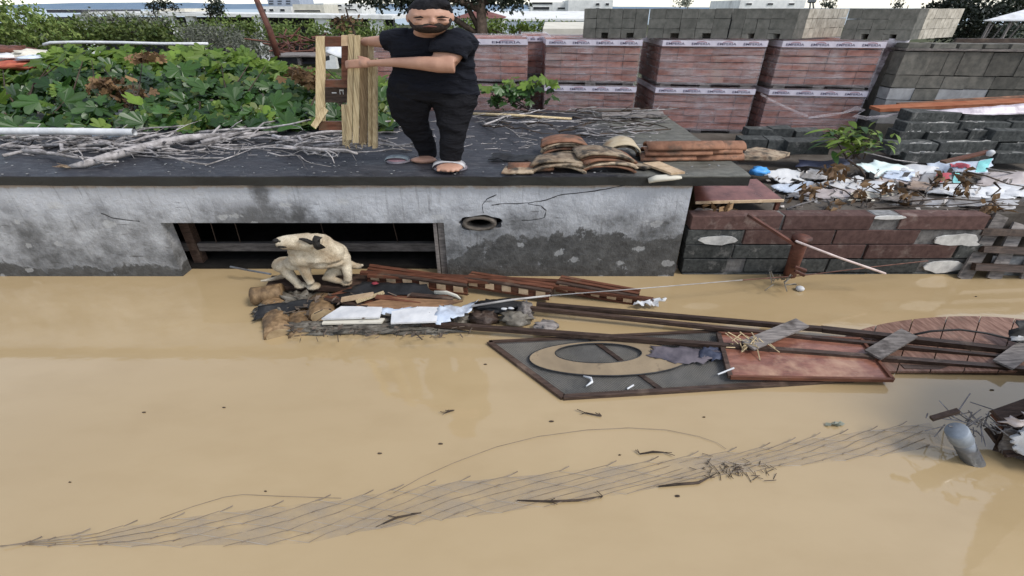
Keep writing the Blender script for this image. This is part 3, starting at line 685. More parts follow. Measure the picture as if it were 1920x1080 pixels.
# long low building with open bays
t_ = thing('long_building', 'long low building with white roof edge and dark open bays', 'building', V((PY(400, 40, 50).x, 50, -2)))
f = MB(); a, b = PY(150, 22, 50), PY(735, 29, 50)
f.hexa([V((a.x, 50, a.z-.22)), V((b.x, 50, b.z-.32)), V((b.x, 60, b.z-.32)), V((a.x, 60, a.z-.22)), V((a.x, 50, a.z)), V((b.x, 50, b.z)), V((b.x, 60, b.z)), V((a.x, 60, a.z))]); f.build('roof_edge', m_wwall, t_)
f = MB(); pbox(f, 88, 736, 32, 60, 55, 1, -2.5); f.build('back_wall', m_void, t_)
f = MB(); pbox(f, 86, 152, 18, 24, 49.8, 8); f.build('dark_roof', M('dark_roof', (.06, .06, .07, 1), (.1, .1, .11, 1)), t_)
for (l, r) in ((137, 158), (313, 322), (345, 360), (470, 486), (588, 614), (690, 716)):
    f = MB(); pbox(f, l, r, 27, 60, 50.3, .6, -2.5); f.build('column', m_wwall, t_)
f = MB(); pbox(f, 295, 345, 16, 22, 52, 4); f.build('roof_box', m_cream, t_)
far_house('white flat house with dark windows behind the long building', 488, 545, 12, 30, 75, 8, m_wwall, [(492, 498, 17, 21), (505, 512, 17, 21), (525, 533, 17, 21)])
far_house('cream flat house with planted balcony behind the long building', 548, 606, 8, 30, 72, 8, m_cream, [(552, 600, 19, 21.5)])
far_house('white house with a row of dark windows above the pallet', 606, 676, 6, 28, 78, 8, m_wwall, [(610, 622, 9, 12), (630, 640, 9, 12), (648, 660, 9, 12), (612, 640, 17, 19), (650, 668, 17, 19)])
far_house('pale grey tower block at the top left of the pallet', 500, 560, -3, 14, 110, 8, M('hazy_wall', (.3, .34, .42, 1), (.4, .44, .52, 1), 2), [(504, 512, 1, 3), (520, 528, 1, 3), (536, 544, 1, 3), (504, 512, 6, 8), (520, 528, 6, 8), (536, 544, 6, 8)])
def hip(l, r, top, bot, y, d, ov=4):
    def fn(f):
        a, b = PY(l-ov, bot, y-.3), PY(r+ov, bot, y-.3); zt = PY((l+r)/2, top, y).z; xm0, xm1 = lerp(a.x, b.x, .4), lerp(a.x, b.x, .6); y1 = y+d
        f.add([a, b, V((b.x, y1, a.z)), V((a.x, y1, a.z)), V((xm0, y+d*.4, zt)), V((xm1, y+d*.4, zt))], [(0, 1, 5, 4), (1, 2, 5), (2, 3, 4, 5), (3, 0, 4), (3, 2, 1, 0)])
    return fn
def shed_roof(l, r, top, bot, y, d):
    def fn(f):
        a, b = PY(l, bot, y-.2), PY(r, bot, y-.2); c, e = PY(l+(r-l)*.04, top, y+d), PY(r, top, y+d)
        f.add([a, b, e, c]+[q-V((0, 0, .15)) for q in (a, b, e, c)], [(0, 1, 2, 3), (7, 6, 5, 4), (0, 4, 5, 1), (1, 5, 6, 2), (2, 6, 7, 3), (3, 7, 4, 0)])
    return fn
far_house('small white house with dark red hipped roof behind the pine trunk', 850, 944, 33, 60, 34, 6, m_wwall, [(858, 864, 37, 43), (868, 874, 37, 43), (878, 884, 37, 43), (920, 924, 36, 42), (928, 934, 36, 42), (938, 942, 36, 40)], hip(850, 944, 20, 34, 34, 6), m_roofred)
far_house('long white roofed warehouse right of the pine trunk', 945, 1130, 35, 52, 40, 10, m_bluegrey, [], shed_roof(905, 1135, 21, 35, 40, 12), m_wwall, 'warehouse', 'warehouse')
far_house('small shed with pale sloping roof beside the grey blocks', 1026, 1110, 54, 66, 15.5, 2.5, M('mauve_wall', (.2, .16, .16, 1), (.3, .25, .25, 1), 4), [(1068, 1078, 60, 64.5), (1082, 1092, 60, 64.5)], shed_roof(1018, 1112, 41, 54, 15.5, 3.2), m_cream, 'small_shed', 'shed')
far_house('white two storey house with balconies above the warehouse', 995, 1066, 4, 26, 70, 8, m_wwall, [(998, 1036, 4.5, 8), (1000, 1030, 13, 18), (1046, 1060, 14, 17)])
far_house('plain bright white house at the top above dark blocks', 1066, 1150, 0, 26, 66, 8, m_wwall, [(1118, 1124, 6, 10), (1118, 1124, 15, 18), (1136, 1142, 6, 10)])
far_house('white flat roofed building behind the third grey block stack', 1389, 1512, 0, 20, 60, 9, m_wwall, [(1400, 1410, 6, 9), (1440, 1450, 6, 9), (1480, 1490, 6, 9)])
# mast and small aerial things on the skyline
t_ = thing('lattice_mast', 'small dark lattice mast rising behind the white building at top right', 'mast', PY(1522, 20, 50))
for dx in (-4, 4): f = MB(); f.tube([PY(1522+dx, 20, 50), PY(1522+dx*.5, 1, 50)], .07, n=5); f.build('leg', m_steel, t_)
f = MB(); f.tube([PY(1516, 1, 50), PY(1529, 1, 50)], .2, n=6); f.build('platform', m_steel, t_)
tree('small_tree', 'tiny dark treetop on the skyline above the grey blocks', 'tree', [(1555, 10, 14, 3.5), (1548, 6, 6, 3)], 50, 'dark', 200, 5, trunk=(1553, 1))
tree('small_tree', 'tiny thin treetop behind the rightmost block stack', 'tree', [(1684, 10, 5, 5)], 50, 'dark', 120, 5, trunk=(1684, 1))
tree('small_tree', 'tiny tree on the skyline above the second block stack', 'tree', [(1282, 5, 15, 3.5)], 52, 'olive', 200, 5, trunk=(1282, 1))
t_ = thing('canopy', 'white canopy roof on thin posts at the top right', 'canopy', V((PY(1900, 60, 17).x, 17, .8)))
f = MB(); f.add([PY(1846, 38, 17), PY(1990, 38, 17), PY(1990, 36, 19), PY(1870, 36, 19), PY(1935, 14, 18)], [(0, 1, 4), (1, 2, 4), (2, 3, 4), (3, 0, 4)]); f.build('roof', m_white, t_)
f = MB(); f.fbox(PY(1846, 39.5, 17), PY(1990, 39.5, 17)-PY(1846, 39.5, 17), (0, .05, 0), (0, 0, .04)); f.build('rim', m_white, t_)
for px in (1858, 1896, 1960): f = MB(); a = PY(px, 40, 17.1); f.tube([a, V((a.x-.1, 17.1, .8))], .04, n=6); f.build('post', m_greywood, t_)
for (a, b) in (((1858, 75), (1885, 42)), ((1872, 76), (1900, 44)), ((1890, 74), (1915, 44)), ((1845, 74), (1862, 46))):
    f = MB(); f.tube([PY(*a, 17.3), PY(*b, 17.3)], .022, n=5); f.build('brace', m_greywood, t_)
f = MB(); pbox(f, 1795, 2000, 72, 86, 13.5, .08, .8)
tag(f.build('board_fence', m_darkwood), 'dark boarded fence behind the big grey block stack', 'fence')
# leaning pole, trailer and scrap behind the fig bush
f = MB(); f.tube([PY(522, 108, 12), PY(505, 55, 12), PY(476, -12, 12)], [.075, .07, .06], n=10)
tag(f.build('leaning_pole', m_rust, None, True), 'rusty grey pole leaning left above the fig bush', 'pole')
t_ = thing('flat_trailer', 'dark flat trailer with pale edge behind the wooden pallet', 'trailer', PY(560, 122, 12))
f = MB(); pbox(f, 506, 556, 107, 119, 12, .8); f.build('side_panel', m_black, t_)
f = MB(); pbox(f, 506, 606, 104, 107, 11.95, .9); f.build('edge', m_greywood, t_)
f = MB(); pbox(f, 556, 562, 108, 122, 12, .1); f.build('post', m_greywood, t_)
f = MB(); pbox(f, 563, 604, 107, 116, 12.3, .5); f.build('side_panel', m_void, t_)
f = MB()
for _ in range(60):
    a = PY(R.uniform(515, 600), R.uniform(66, 100), 14+R.uniform(-.5, .5)); d = rdir(); d.z *= .3; f.tube([a, a+d*R.uniform(.3, 1)], .02, n=4)
tag(f.build('scrap_metal', m_rust), 'heap of rusty brown scrap wire behind the pallet', 'scrap', kind='stuff')
# rubbish at the far left edge
for i, (px, py, rx, ry, mm, nm, lb, ct) in enumerate(((20, 96, 40, 9, m_rust, 'rubble_heap', 'brown rubble heap at the left edge behind the fig bush', 'rubble'), (55, 103, 26, 9, m_cream, 'sack', 'cream sack lying on the rubble at the left edge', 'sack'), (15, 106, 36, 6, m_white, 'plastic_bag', 'white crumpled bag on the rubble at the left edge', 'bag'), (62, 108, 20, 5, m_bluegrey, 'plastic_bag', 'pale grey bag right of the white bag at left edge', 'bag'), (35, 122, 44, 8, M('red_cloth', (.25, .05, .035, 1), (.4, .12, .07, 1), 6, dirt=(.2, .12, .05, 1)), 'red_cloth', 'faded red cloth on the rubble below the white bag', 'cloth'))):
    c = PY(px, py, 10.8-.12*i); k = mpp(c); f = MB(); f.ell(c, rx*k, .3, ry*k, 16, 10, .5, 2.5, i*3.1)
    tag(f.build(nm, mm, None, True), lb, ct)
f = MB(); f.tube([PY(*q, 11.4) for q in ((82, 84), (95, 80), (150, 79), (230, 80), (300, 82), (390, 82))], .03, n=6)
tag(f.build('irrigation_pipe', m_white, None, True), 'thin white pipe running along the top of the fig bush', 'pipe')

# ---------------------------------------------------------------- fig bush on the left
def lobed(n_l=5, L=1.0):
    pts = [(0, 0)]; prof = []
    for i in range(n_l):
        a = math.radians(lerp(-105, 105, i/(n_l-1))); r = L*(1 - .28*abs(i-(n_l-1)/2)/((n_l-1)/2))
        prof += [(a-math.radians(17), r*.80), (a-math.radians(7), r*.97), (a+math.radians(7), r*.97), (a+math.radians(17), r*.80)]
        if i < n_l-1: am = a+math.radians(105/(n_l-1)); prof.append((am, r*.62))
    return prof
def leaf_mesh(name, mat, seed, L=1.0):
    pr = lobed(); f = MB(); vs = [V((0, 0, 0))]
    for (a, r) in pr:
        x, y = math.sin(a)*r, math.cos(a)*r+.25*L
        vs.append(V((x, y, .16*L*nz((x, y, seed), 1.8)-.12*r*r/L)))
    f.add(vs, [(0, i+1, i) for i in range(1, len(vs)-1)])
    me = bpy.data.meshes.new(name); me.from_pydata([tuple(v) for v in f.v], [], f.f); me.materials.append(mat); return me
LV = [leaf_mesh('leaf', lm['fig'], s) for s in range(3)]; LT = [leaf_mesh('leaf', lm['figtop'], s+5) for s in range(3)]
LD = [leaf_mesh('leaf', m_dry, s+9) for s in range(2)]
def leafy(parent, name, me, p, nrm, size, spin, wide=1.5):
    q = nrm.to_track_quat('Z', 'Y').to_matrix().to_4x4() @ Matrix.Rotation(spin, 4, 'Z')
    o = bpy.data.objects.new(name, me); C.objects.link(o); o.parent = parent
    o.matrix_local = Matrix.Translation(p-org(parent)) @ Matrix.Diagonal((wide, 1, 1, 1)) @ q @ Matrix.Diagonal((size, size, size, 1))
    return o
fig = thing('fig_bush', 'dense fig bush with large lobed green leaves along the back of the roof', 'bush', V((PY(300, 240, 9.2).x, 9.4, .8)))
# outline: top of the bush (px, py) along its width
topl = [(-60, 120), (40, 125), (80, 95), (130, 84), (220, 92), (300, 102), (350, 84), (430, 92), (470, 108), (540, 122), (600, 140), (650, 150), (740, 150)]
def figtop(px):
    for i in range(len(topl)-1):
        if topl[i][0] <= px <= topl[i+1][0]: return lerp(topl[i][1], topl[i+1][1], (px-topl[i][0])/(topl[i+1][0]-topl[i][0]))
    return 150
def figpt():
    px = R.uniform(-60, 735); t_ = R.random(); pt = figtop(px); bump_ = 12*nz((px*.02, 0, 0), 1)
    py = lerp(pt+4+bump_*.3, 242, t_)
    y = lerp(10.3, 7.55, t_**.85)+R.uniform(-.2, .2)
    return PY(px, py, y), t_, px, py
holes = [(235, 178, 45, 26), (190, 160, 25, 14), (40, 222, 30, 14), (215, 215, 35, 12)]
cnt = 0; ext = MB(); extt = MB()
while cnt < 290:
    p, t_, px, py = figpt()
    if any(((px-h[0])/h[2])**2+((py-h[1])/h[3])**2 < 1 for h in holes) and R.random() < .85: continue
    nr = V((R.uniform(-1, 1), R.uniform(-1.1, .1), R.uniform(.1, 1.1))).normalized()
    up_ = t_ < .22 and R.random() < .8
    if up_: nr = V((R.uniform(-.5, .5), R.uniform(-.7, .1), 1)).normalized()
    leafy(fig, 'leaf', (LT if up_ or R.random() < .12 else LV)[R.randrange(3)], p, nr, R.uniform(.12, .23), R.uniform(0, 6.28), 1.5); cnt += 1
for k in range(2600):
    p, t_, px, py = figpt(); p += V((0, R.uniform(.05, .5), -.02))
    me = LV[R.randrange(3)]; nr = V((R.uniform(-.8, .8), R.uniform(-1, .2), R.uniform(.2, 1))).normalized()
    if any(((px-h[0])/h[2])**2+((py-h[1])/h[3])**2 < 1 for h in holes): continue
    q = Matrix.Translation(p) @ Matrix.Diagonal((1.4, 1, 1, 1)) @ nr.to_track_quat('Z', 'Y').to_matrix().to_4x4() @ Matrix.Rotation(R.uniform(0, 6.28), 4, 'Z') @ Matrix.Scale(R.uniform(.09, .19), 4)
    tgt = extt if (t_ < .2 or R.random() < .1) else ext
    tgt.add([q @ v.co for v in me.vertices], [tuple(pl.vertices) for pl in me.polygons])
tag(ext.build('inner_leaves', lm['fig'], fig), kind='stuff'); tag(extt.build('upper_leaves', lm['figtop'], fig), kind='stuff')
for k in range(40):
    px = R.uniform(-20, 730); a = PY(px, 236, 7.95+R.uniform(-.1, .3)); b = PY(px+R.uniform(-90, 90), R.uniform(110, 190), 9.3+R.uniform(-.4, .4))
    f = MB(); m_ = lerp(a, b, .5)+V((R.uniform(-.2, .2), R.uniform(-.1, .1), R.uniform(-.05, .15))); f.tube([a, m_, b], [.018, .013, .006], n=5); f.build('stem', m_brownbark, fig, True)
dl = MB()
for h in (holes[0], holes[1], (590, 150, 22, 18), (560, 140, 20, 10), (270, 108, 30, 6)):
    for k in range(70):
        p = PY(h[0]+R.gauss(0, h[2]*.45), h[1]+R.gauss(0, h[3]*.45), 8.75+R.uniform(-.2, .35)); me = LD[k % 2]
        nr = rdir(.2); q = Matrix.Translation(p) @ Matrix.Diagonal((1.5, 1, 1, 1)) @ nr.to_track_quat('Z', 'Y').to_matrix().to_4x4() @ Matrix.Rotation(R.uniform(0, 6.28), 4, 'Z') @ Matrix.Scale(R.uniform(.05, .1), 4)
        dl.add([q @ v.co for v in me.vertices], [tuple(pl.vertices) for pl in me.polygons])
tag(dl.build('dry_leaves', m_dry, fig), kind='stuff')
# small fig plant right of the man
t_ = thing('fig_plant', 'small green fig plant between the man and the brick stacks', 'plant', PY(965, 200, 9.75))
for k in range(95):
    px = R.gauss(965, 42); py = R.gauss(172, 11) if px < 985 else R.gauss(165, 10)
    p = PY(min(1035, max(880, px)), py, 9.7+R.uniform(-.2, .2)); nr = V((R.uniform(-.8, .8), R.uniform(-1, 0), R.uniform(.2, 1))).normalized()
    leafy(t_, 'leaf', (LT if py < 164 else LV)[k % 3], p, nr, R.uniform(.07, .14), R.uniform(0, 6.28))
for k in range(9):
    f = MB(); f.tube([PY(965+R.uniform(-40, 30), 204, 9.75), PY(965+R.uniform(-60, 60), R.uniform(155, 180), 9.75)], [.014, .006], n=5); f.build('stem', m_brownbark, t_)
# bright green weed in front of the lower right stack
t_ = thing('green_weed', 'leafy green weed growing among the grey blocks at right', 'plant', PY(1605, 296, 7.35))
def blade():
    f = MB(); vs = []
    for i in range(5):
        u = i/4; wd_ = .12*math.sin(math.pi*min(1, u*.93+.07)); z_ = .35*u-.45*u*u
        vs += [V((-wd_, u, z_)), V((wd_, u, z_))]
    f.add(vs, [(2*i, 2*i+1, 2*i+3, 2*i+2) for i in range(4)])
    me = bpy.data.meshes.new('leaf'); me.from_pydata([tuple(v) for v in f.v], [], f.f); me.materials.append(lm['bright' if R.random() < .6 else 'figtop']); return me
BL = [blade() for _ in range(3)]+[None]
m_ = BL[0].copy(); m_.materials.clear(); m_.materials.append(lm['fig']); BL[3] = m_
for k in range(120):
    c = PY(R.gauss(1605, 28), R.gauss(262, 13), 7.35+R.uniform(-.2, .25)); nr = V((R.uniform(-.6, .6), R.uniform(-.5, .3), 1)).normalized()
    leafy(t_, 'leaf', BL[k % 4], c, nr, R.uniform(.14, .3), R.uniform(0, 6.28), 1.4)
for k in range(8):
    f = MB(); f.tube([PY(1605+R.uniform(-20, 20), 298, 7.35), PY(1605+R.uniform(-60, 60), R.uniform(240, 262), 7.35)], [.014, .005], n=5); f.build('stem', m_brownbark, t_)
# ---------------------------------------------------------------- things on the roof
def branch_mb(pts, r0, r1, subs=2, sub_l=.35, f=None):
    f = f or MB(); m = len(pts)
    rr = [lerp(r0, r1, i/(m-1))*R.uniform(.9, 1.12) for i in range(m)]
    f.tube(pts, rr, n=6, rnd=.08)
    for _ in range(subs):
        i = R.randrange(1, m-1) if m > 2 else 0; d = (pts[min(i+1, m-1)]-pts[i]).normalized()
        q = pts[i]; dd = (d+V((R.uniform(-.6, .6), R.uniform(-.4, .4), R.uniform(-.2, .22)))).normalized(); sub = [q]
        for s_ in range(3):
            dd = (dd+rdir()*.35).normalized(); q = q+dd*sub_l/3*R.uniform(.7, 1.2); q.z = max(q.z, RT+.012); q.y = max(q.y, 5.6); sub.append(q)
        f.tube(sub, [rr[i]*.6, rr[i]*.5, rr[i]*.38, rr[i]*.2], n=5)
    return f
def wig(a, b, n, amp):
    out = []
    for i in range(n+1):
        p = lerp(a, b, i/n)
        if 0 < i < n: p = p+V((R.uniform(-amp, amp), R.uniform(-amp, amp), R.uniform(-amp*.5, amp*.5)))
        out.append(p)
    return out
def rp(px, py, h=.0): return PZ(px, py, RT+h)
# big fallen limb
pts = [rp(*q) for q in ((128, 313, .02), (160, 307, .06), (205, 294, .08), (255, 280, .09), (305, 268, .10), (352, 259, .10), (395, 255, .09), (450, 252, .08), (520, 247, .06))]
f = MB(); f.tube(pts, [.02, .045, .055, .058, .058, .052, .045, .03, .018], n=10, rnd=.10)
for (i, dx, dy, dz) in ((2, -.08, -.1, .03), (4, .15, -.12, .05), (6, .1, .15, .12)):
    f.tube([pts[i], pts[i]+V((dx, dy, dz))*.6, pts[i]+V((dx, dy, dz))], [.02, .016, .01], n=6)
lb = thing('fallen_limb', 'thick pale grey fallen limb pointing at the roof edge on the left', 'branch', (pts[0].x, pts[0].y, RT))
f.build('limb', m_bark, lb, True)
f = MB()
for k in range(16): f.tube([pts[0]+V((R.uniform(-.02, .05), R.uniform(-.03, .03), 0)), pts[0]+V((R.uniform(-.16, .0), R.uniform(-.05, .05), R.uniform(-.0, .04)))], [.012, .003], n=4)
f.build('splintered_end', m_oldtile, lb)
specials = [
 ([(5, 292, .04), (60, 280, .05), (95, 272, .06), (150, 262, .06)], .022, .012, 'crooked pale branch at the left end of the roof pile', 3),
 ([(375, 248, .1), (430, 243, .12), (500, 240, .14), (545, 233, .22), (582, 224, .34)], .022, .009, 'pale branch rising to the right towards the pallet foot', 2),
 ([(372, 278, .03), (430, 277, .04), (490, 275, .04), (560, 268, .07), (620, 258, .1)], .018, .008, 'long pale branch lying nearest the roof middle on left pile', 3),
 ([(240, 290, .02), (330, 297, .02), (420, 296, .02)], .012, .006, 'thin straight twig in front of the left branch pile', 0),
 ([(385, 310, .01), (410, 302, .02), (440, 292, .03), (470, 280, .03)], .010, .005, 'thin dark twig reaching forward from the left pile', 2),
 ([(690, 255, .05), (715, 262, .06), (740, 270, .05), (762, 283, .02)], .02, .01, 'forked branch lying between the pallet and the man', 3)]
for (pp, r0, r1, lab, sb) in specials:
    tag(branch_mb([rp(*q) for q in pp], r0, r1, sb).build('dead_branch', m_bark, None, True), lab, 'branch', 'dead branches on the roof')
for k in range(74):
    px = R.uniform(-30, 620); py = R.uniform(250, 286)-(0 if px < 420 else R.uniform(-4, 4)); L = R.uniform(60, 230); sl = R.gauss(0, .13)
    h = R.uniform(.02, .12); a, b = rp(px, py, h), rp(px+L, py+L*sl, h+R.uniform(-.05, .1))
    if b.z < RT+.015: b.z = RT+.015
    r0 = R.choice((.008, .011, .014, .018, .026, .032))
    tag(branch_mb(wig(a, b, 6, .075), r0, r0*.45, R.randrange(0, 4), .36).build('dead_branch', m_bark, None, True), ('thick' if r0 > .016 else 'thin')+' dead branch on left roof '+('below the white pipe' if px < 200 else 'beside the fallen limb' if px < 400 else 'left of the pallet foot')+(' at the back' if py < 268 else ' at the front'), 'branch', 'dead branches on the left of the roof')
for k in range(46):
    px = R.uniform(885, 1190); py = R.uniform(206, 252); L = R.uniform(40, 150); sl = R.gauss(0, .25)
    h = R.uniform(.02, .10); a, b = rp(px, py, h), rp(min(px+L, 1255), py+L*sl*.6, h+R.uniform(-.05, .12))
    if b.z < RT+.015: b.z = RT+.015
    if b.y > 9.4: b.y = 9.4
    r0 = R.choice((.007, .010, .013, .018))
    tag(branch_mb(wig(a, b, 5, .06), r0, r0*.45, R.randrange(0, 4), .35).build('dead_branch', m_bark if k % 3 else m_brownbark, None, True), ('thick grey' if r0 > .012 else 'thin grey' if k % 3 else 'dark brown')+' crooked branch on roof '+('right of the man' if px < 985 else 'behind the tile nests' if px < 1085 else 'near the right roof edge')+(' at the back' if py < 228 else ' at the front'), 'branch', 'dead branches on the right of the roof')
f = MB()
for k in range(520):
    px = R.uniform(-20, 1230); py = R.uniform(236, 292) if px < 640 else R.uniform(214, 282); a = rp(px, py, .006); d = V((R.uniform(-1, 1), R.uniform(-.4, .4), R.uniform(0, .15))); f.tube([a, a+d*R.uniform(.05, .25)], .0045, n=4)
tag(f.build('twig_litter', m_bark), 'fine twig litter strewn over the flat roof', 'twigs', kind='stuff')
f = MB()
for k in range(260):
    a = rp(R.uniform(-20, 1380), R.uniform(262, 327), .004); s_ = R.uniform(.004, .012); f.ell(a, s_*1.5, s_, s_*.5, 6, 4, .3, 3, k)
tag(f.build('grit', m_concrete), 'loose grit and crumbs on the roof surface', 'grit', kind='stuff')
def stick(pts, r, mat, name, lab, cat, n=8): 
    f = MB(); f.tube(pts, r, n=n); return tag(f.build(name, mat, None, True), lab, cat)
stick([rp(882, 213, .1), rp(960, 216, .12), rp(1072, 223, .1)], [.022, .024, .02], m_pine, 'wooden_pole', 'pale straight wooden pole lying right of the man', 'pole')
stick([rp(1062, 255, .03), rp(1150, 250, .03), rp(1258, 242, .04)], [.016, .014, .01], m_brownbark, 'dark_stick', 'long dark stick lying behind the roof tiles', 'stick')
f = MB(); f.fbox(rp(1128, 222, .03), rp(1245, 220, .03)-rp(1128, 222, .03), (.05, .3, 0), (0, 0, .05), .006)
tag(f.build('plank', m_greywood), 'short thick grey plank at the back right of the roof', 'plank')
f = MB(); f.fbox(rp(1085, 210, .03), rp(1200, 208, .03)-rp(1085, 210, .03), (.0, .12, 0), (0, 0, .04), .006)
tag(f.build('plank', m_greywood), 'narrow grey plank behind the thicker one at roof back', 'plank')
f = MB(); pp = [rp(-40, 246, .2), rp(100, 246, .2), rp(252, 248, .2)]; f.tube(pp, .05, n=14, caps=False); f.tube([q for q in reversed(pp)], .042, n=14, caps=False)
tag(f.build('white_pipe', m_white, None, True), 'white plastic pipe lying on the branch heap at left', 'pipe')
f = MB(); f.tube([rp(176, 257, .1), rp(205, 254, .13), rp(232, 248, .17)], [.03, .05, .05], n=12)
tag(f.build('pipe_elbow', m_bluegrey, None, True), 'short bluish pipe stub below the end of the white pipe', 'pipe')
for i, (l, r, p, lab) in enumerate(((30, 72, 254, 'small white rag on the branches under the white pipe'), (120, 150, 259, 'cream rag on the branches right of the white rag'))):
    f = MB(); f.sheet([rp(l, p+3, .08), rp(r, p+3, .08), rp(r, p-3, .1), rp(l, p-3, .1)], 6, 4, .04, 6, i*4, .02); tag(f.build('rag', m_white if i == 0 else m_cream, None, True), lab, 'rag')
# ---------------------------------------------------------------- clay roof tiles
ORD = ['bottom', 'second', 'third', 'fourth', 'fifth', 'topmost']
def half_tile(f, a, ax, wx, hz, th, L, tilt=0.0, arc=(0.06, .94), n=10, nl=3):
    """curved tile: arch spanned across `wx` (vector), rising by hz, running along ax*L"""
    side = V(wx); vs = []
    for layer in (0, 1):
        for j in range(nl+1):
            for i in range(n+1):
                q = math.pi*lerp(arc[0], arc[1], i/n); s_ = 1-layer*th/max(hz, .02)*.55
                taper = 1-.1*j/nl
                vs.append(V(a)+V(ax)*(L*j/nl)+side*(-math.cos(q)*s_*taper)+V((0, 0, math.sin(q)*hz-layer*th+.006*nz((i, j, a[0]*7), .5))))
    k = (n+1)*(nl+1); fs = []
    for j in range(nl):
        for i in range(n):
            e = j*(n+1)+i; fs += [(e, e+1, e+n+2, e+n+1), (k+e, k+e+n+1, k+e+n+2, k+e+1)]
    for i in range(n): fs += [(i, k+i, k+i+1, i+1), (nl*(n+1)+i, nl*(n+1)+i+1, k+nl*(n+1)+i+1, k+nl*(n+1)+i)]
    for j in range(nl): fs += [(j*(n+1), (j+1)*(n+1), k+(j+1)*(n+1), k+j*(n+1)), (j*(n+1)+n, k+j*(n+1)+n, k+(j+1)*(n+1)+n, (j+1)*(n+1)+n)]
    f.add(vs, fs); return f
def tile_stack(px, py, n, half, hz, dz, L, ax, names, mats, dx=.02):
    a = rp(px, py)
    for i in range(n):
        f = MB(); o = a+V((R.uniform(-dx, dx)*1.6, R.uniform(-.05, .05), .004+dz*i)); half_tile(f, o, (ax[0]+R.uniform(-.1, .1), ax[1], .02), (half*R.uniform(.92, 1.08), half*R.uniform(-.15, .15), R.uniform(-.03, .03)), hz*R.uniform(.9, 1.1), .017, L*R.uniform(.85, 1.1))
        tag(f.build('roof_tile', mats[i % len(mats)], None, True), (ORD[i] if i < n-1 else 'topmost')+names, 'roof tile', 'old clay roof tiles on the roof')
tile_stack(1060, 298, 5, .31, .085, .036, .34, (.0, 1), ' curved clay tile of the back left nest of tiles', [m_oldtile, m_clay, m_oldtile])
tile_stack(1046, 324, 3, .34, .075, .036, .36, (.15, 1), ' curved clay tile of the front nest beside the roof edge', [m_oldtile])
tile_stack(1140, 323, 5, .34, .085, .032, .36, (-.12, 1), ' curved clay tile of the brown nest at front centre', [m_clay, m_oldtile, m_clay])
tile_stack(1160, 300, 2, .27, .15, .05, .42, (.05, 1), ' pale domed tile behind the brown front nest', [m_oldtile, M('cream_tile', (.5, .4, .26, 1), (.62, .52, .37, 1), 4, dirt=(.35, .2, .1, 1))])
f = MB(); half_tile(f, rp(952, 318), (.95, .12, 0), (0, .16, 0), .075, .02, .6); tag(f.build('roof_tile', m_clay, None, True), 'single curved clay tile lying sideways left of the nests', 'roof tile', 'old clay roof tiles on the roof')
f = MB(); f.sheet([rp(940, 326, .012), rp(1000, 327, .012), rp(1000, 318, .03), rp(948, 312, .05)], 6, 4, .015, 6, 1, .015, .014); tag(f.build('tile_shard', m_oldtile), 'flat pale tile shard at the left end of the tiles', 'tile shard')
for i, (l, r, p, h, mm, lab) in enumerate(((1196, 1300, 298, .0, m_clay, 'lower left red clay tile of the long pile at right'), (1285, 1388, 297, .0, m_clay, 'lower right red clay tile of the long pile at right'), (1205, 1330, 288, .07, m_clay, 'middle red clay tile of the long pile at right'), (1255, 1386, 285, .08, m_clay, 'upper right red clay tile of the long pile'), (1210, 1352, 278, .14, m_clay, 'topmost red clay tile of the long pile at right'), (1250, 1392, 278, .12, m_clay, 'rearmost red clay tile of the long pile at right'))):
    a, b = rp(l, p, h), rp(r, p-1, h+.01); f = MB(); half_tile(f, a, (b-a).normalized()+V((0, R.uniform(-.06, .06), 0)), (0, .15, .0), .085, .022, (b-a).length); tag(f.build('roof_tile', mm, None, True), lab, 'roof tile', 'long red clay tiles at right')
for i, (cs, h, lab) in enumerate((([(1205, 309), (1258, 328), (1284, 326), (1236, 306)], .035, 'pale broken tile slab lying near the right roof edge'), ([(1150, 304), (1210, 318), (1222, 315), (1165, 301)], .03, 'thin pale tile shard right of the front nest'))):
    f = MB(); f.prism([rp(*c, h) for c in cs], (0, 0, .025)); tag(f.build('tile_shard', m_palewood if i == 0 else m_oldtile), lab, 'tile shard')
f = MB(); q = PZ(1248, 336, RT-.02); q.y = 5.36; f.tube([q+V((-.19, 0, -.03)), q+V((-.1, -.01, .0)), q+V((.1, -.01, .012)), q+V((.19, 0, .01))], [.03, .04, .036, .02], [.05, .06, .06, .04], n=9, rnd=.12)
tag(f.build('tile_shard', m_cream, None, True), 'cream broken tile piece hanging over the roof edge', 'tile shard')
f = MB(); f.sheet([rp(915, 302, .01), rp(1000, 304, .01), rp(1012, 290, .05), rp(925, 288, .05)], 8, 5, .04, 4, 2.2, .06, .01)
tag(f.build('roofing_felt', m_black), 'crumpled black roofing felt scrap left of the tiles', 'felt')
f = MB(); f.prism([PZ(1392, 300, 1.22), PZ(1455, 301, 1.22), PZ(1480, 292, 1.22), PZ(1418, 281, 1.22), PZ(1396, 286, 1.22)], (0, 0, .05))
tag(f.build('broken_slab', m_oldtile), 'tan broken slab leaning just right of the roof corner', 'slab')
f = MB(); f.fbox(PZ(1385, 306, 1.1), PZ(1480, 297, 1.1)-PZ(1385, 306, 1.1), (.05, .25, 0), (0, 0, .05), .005)
tag(f.build('plank', m_darkwood), 'dark plank under the tan broken slab at right', 'plank')

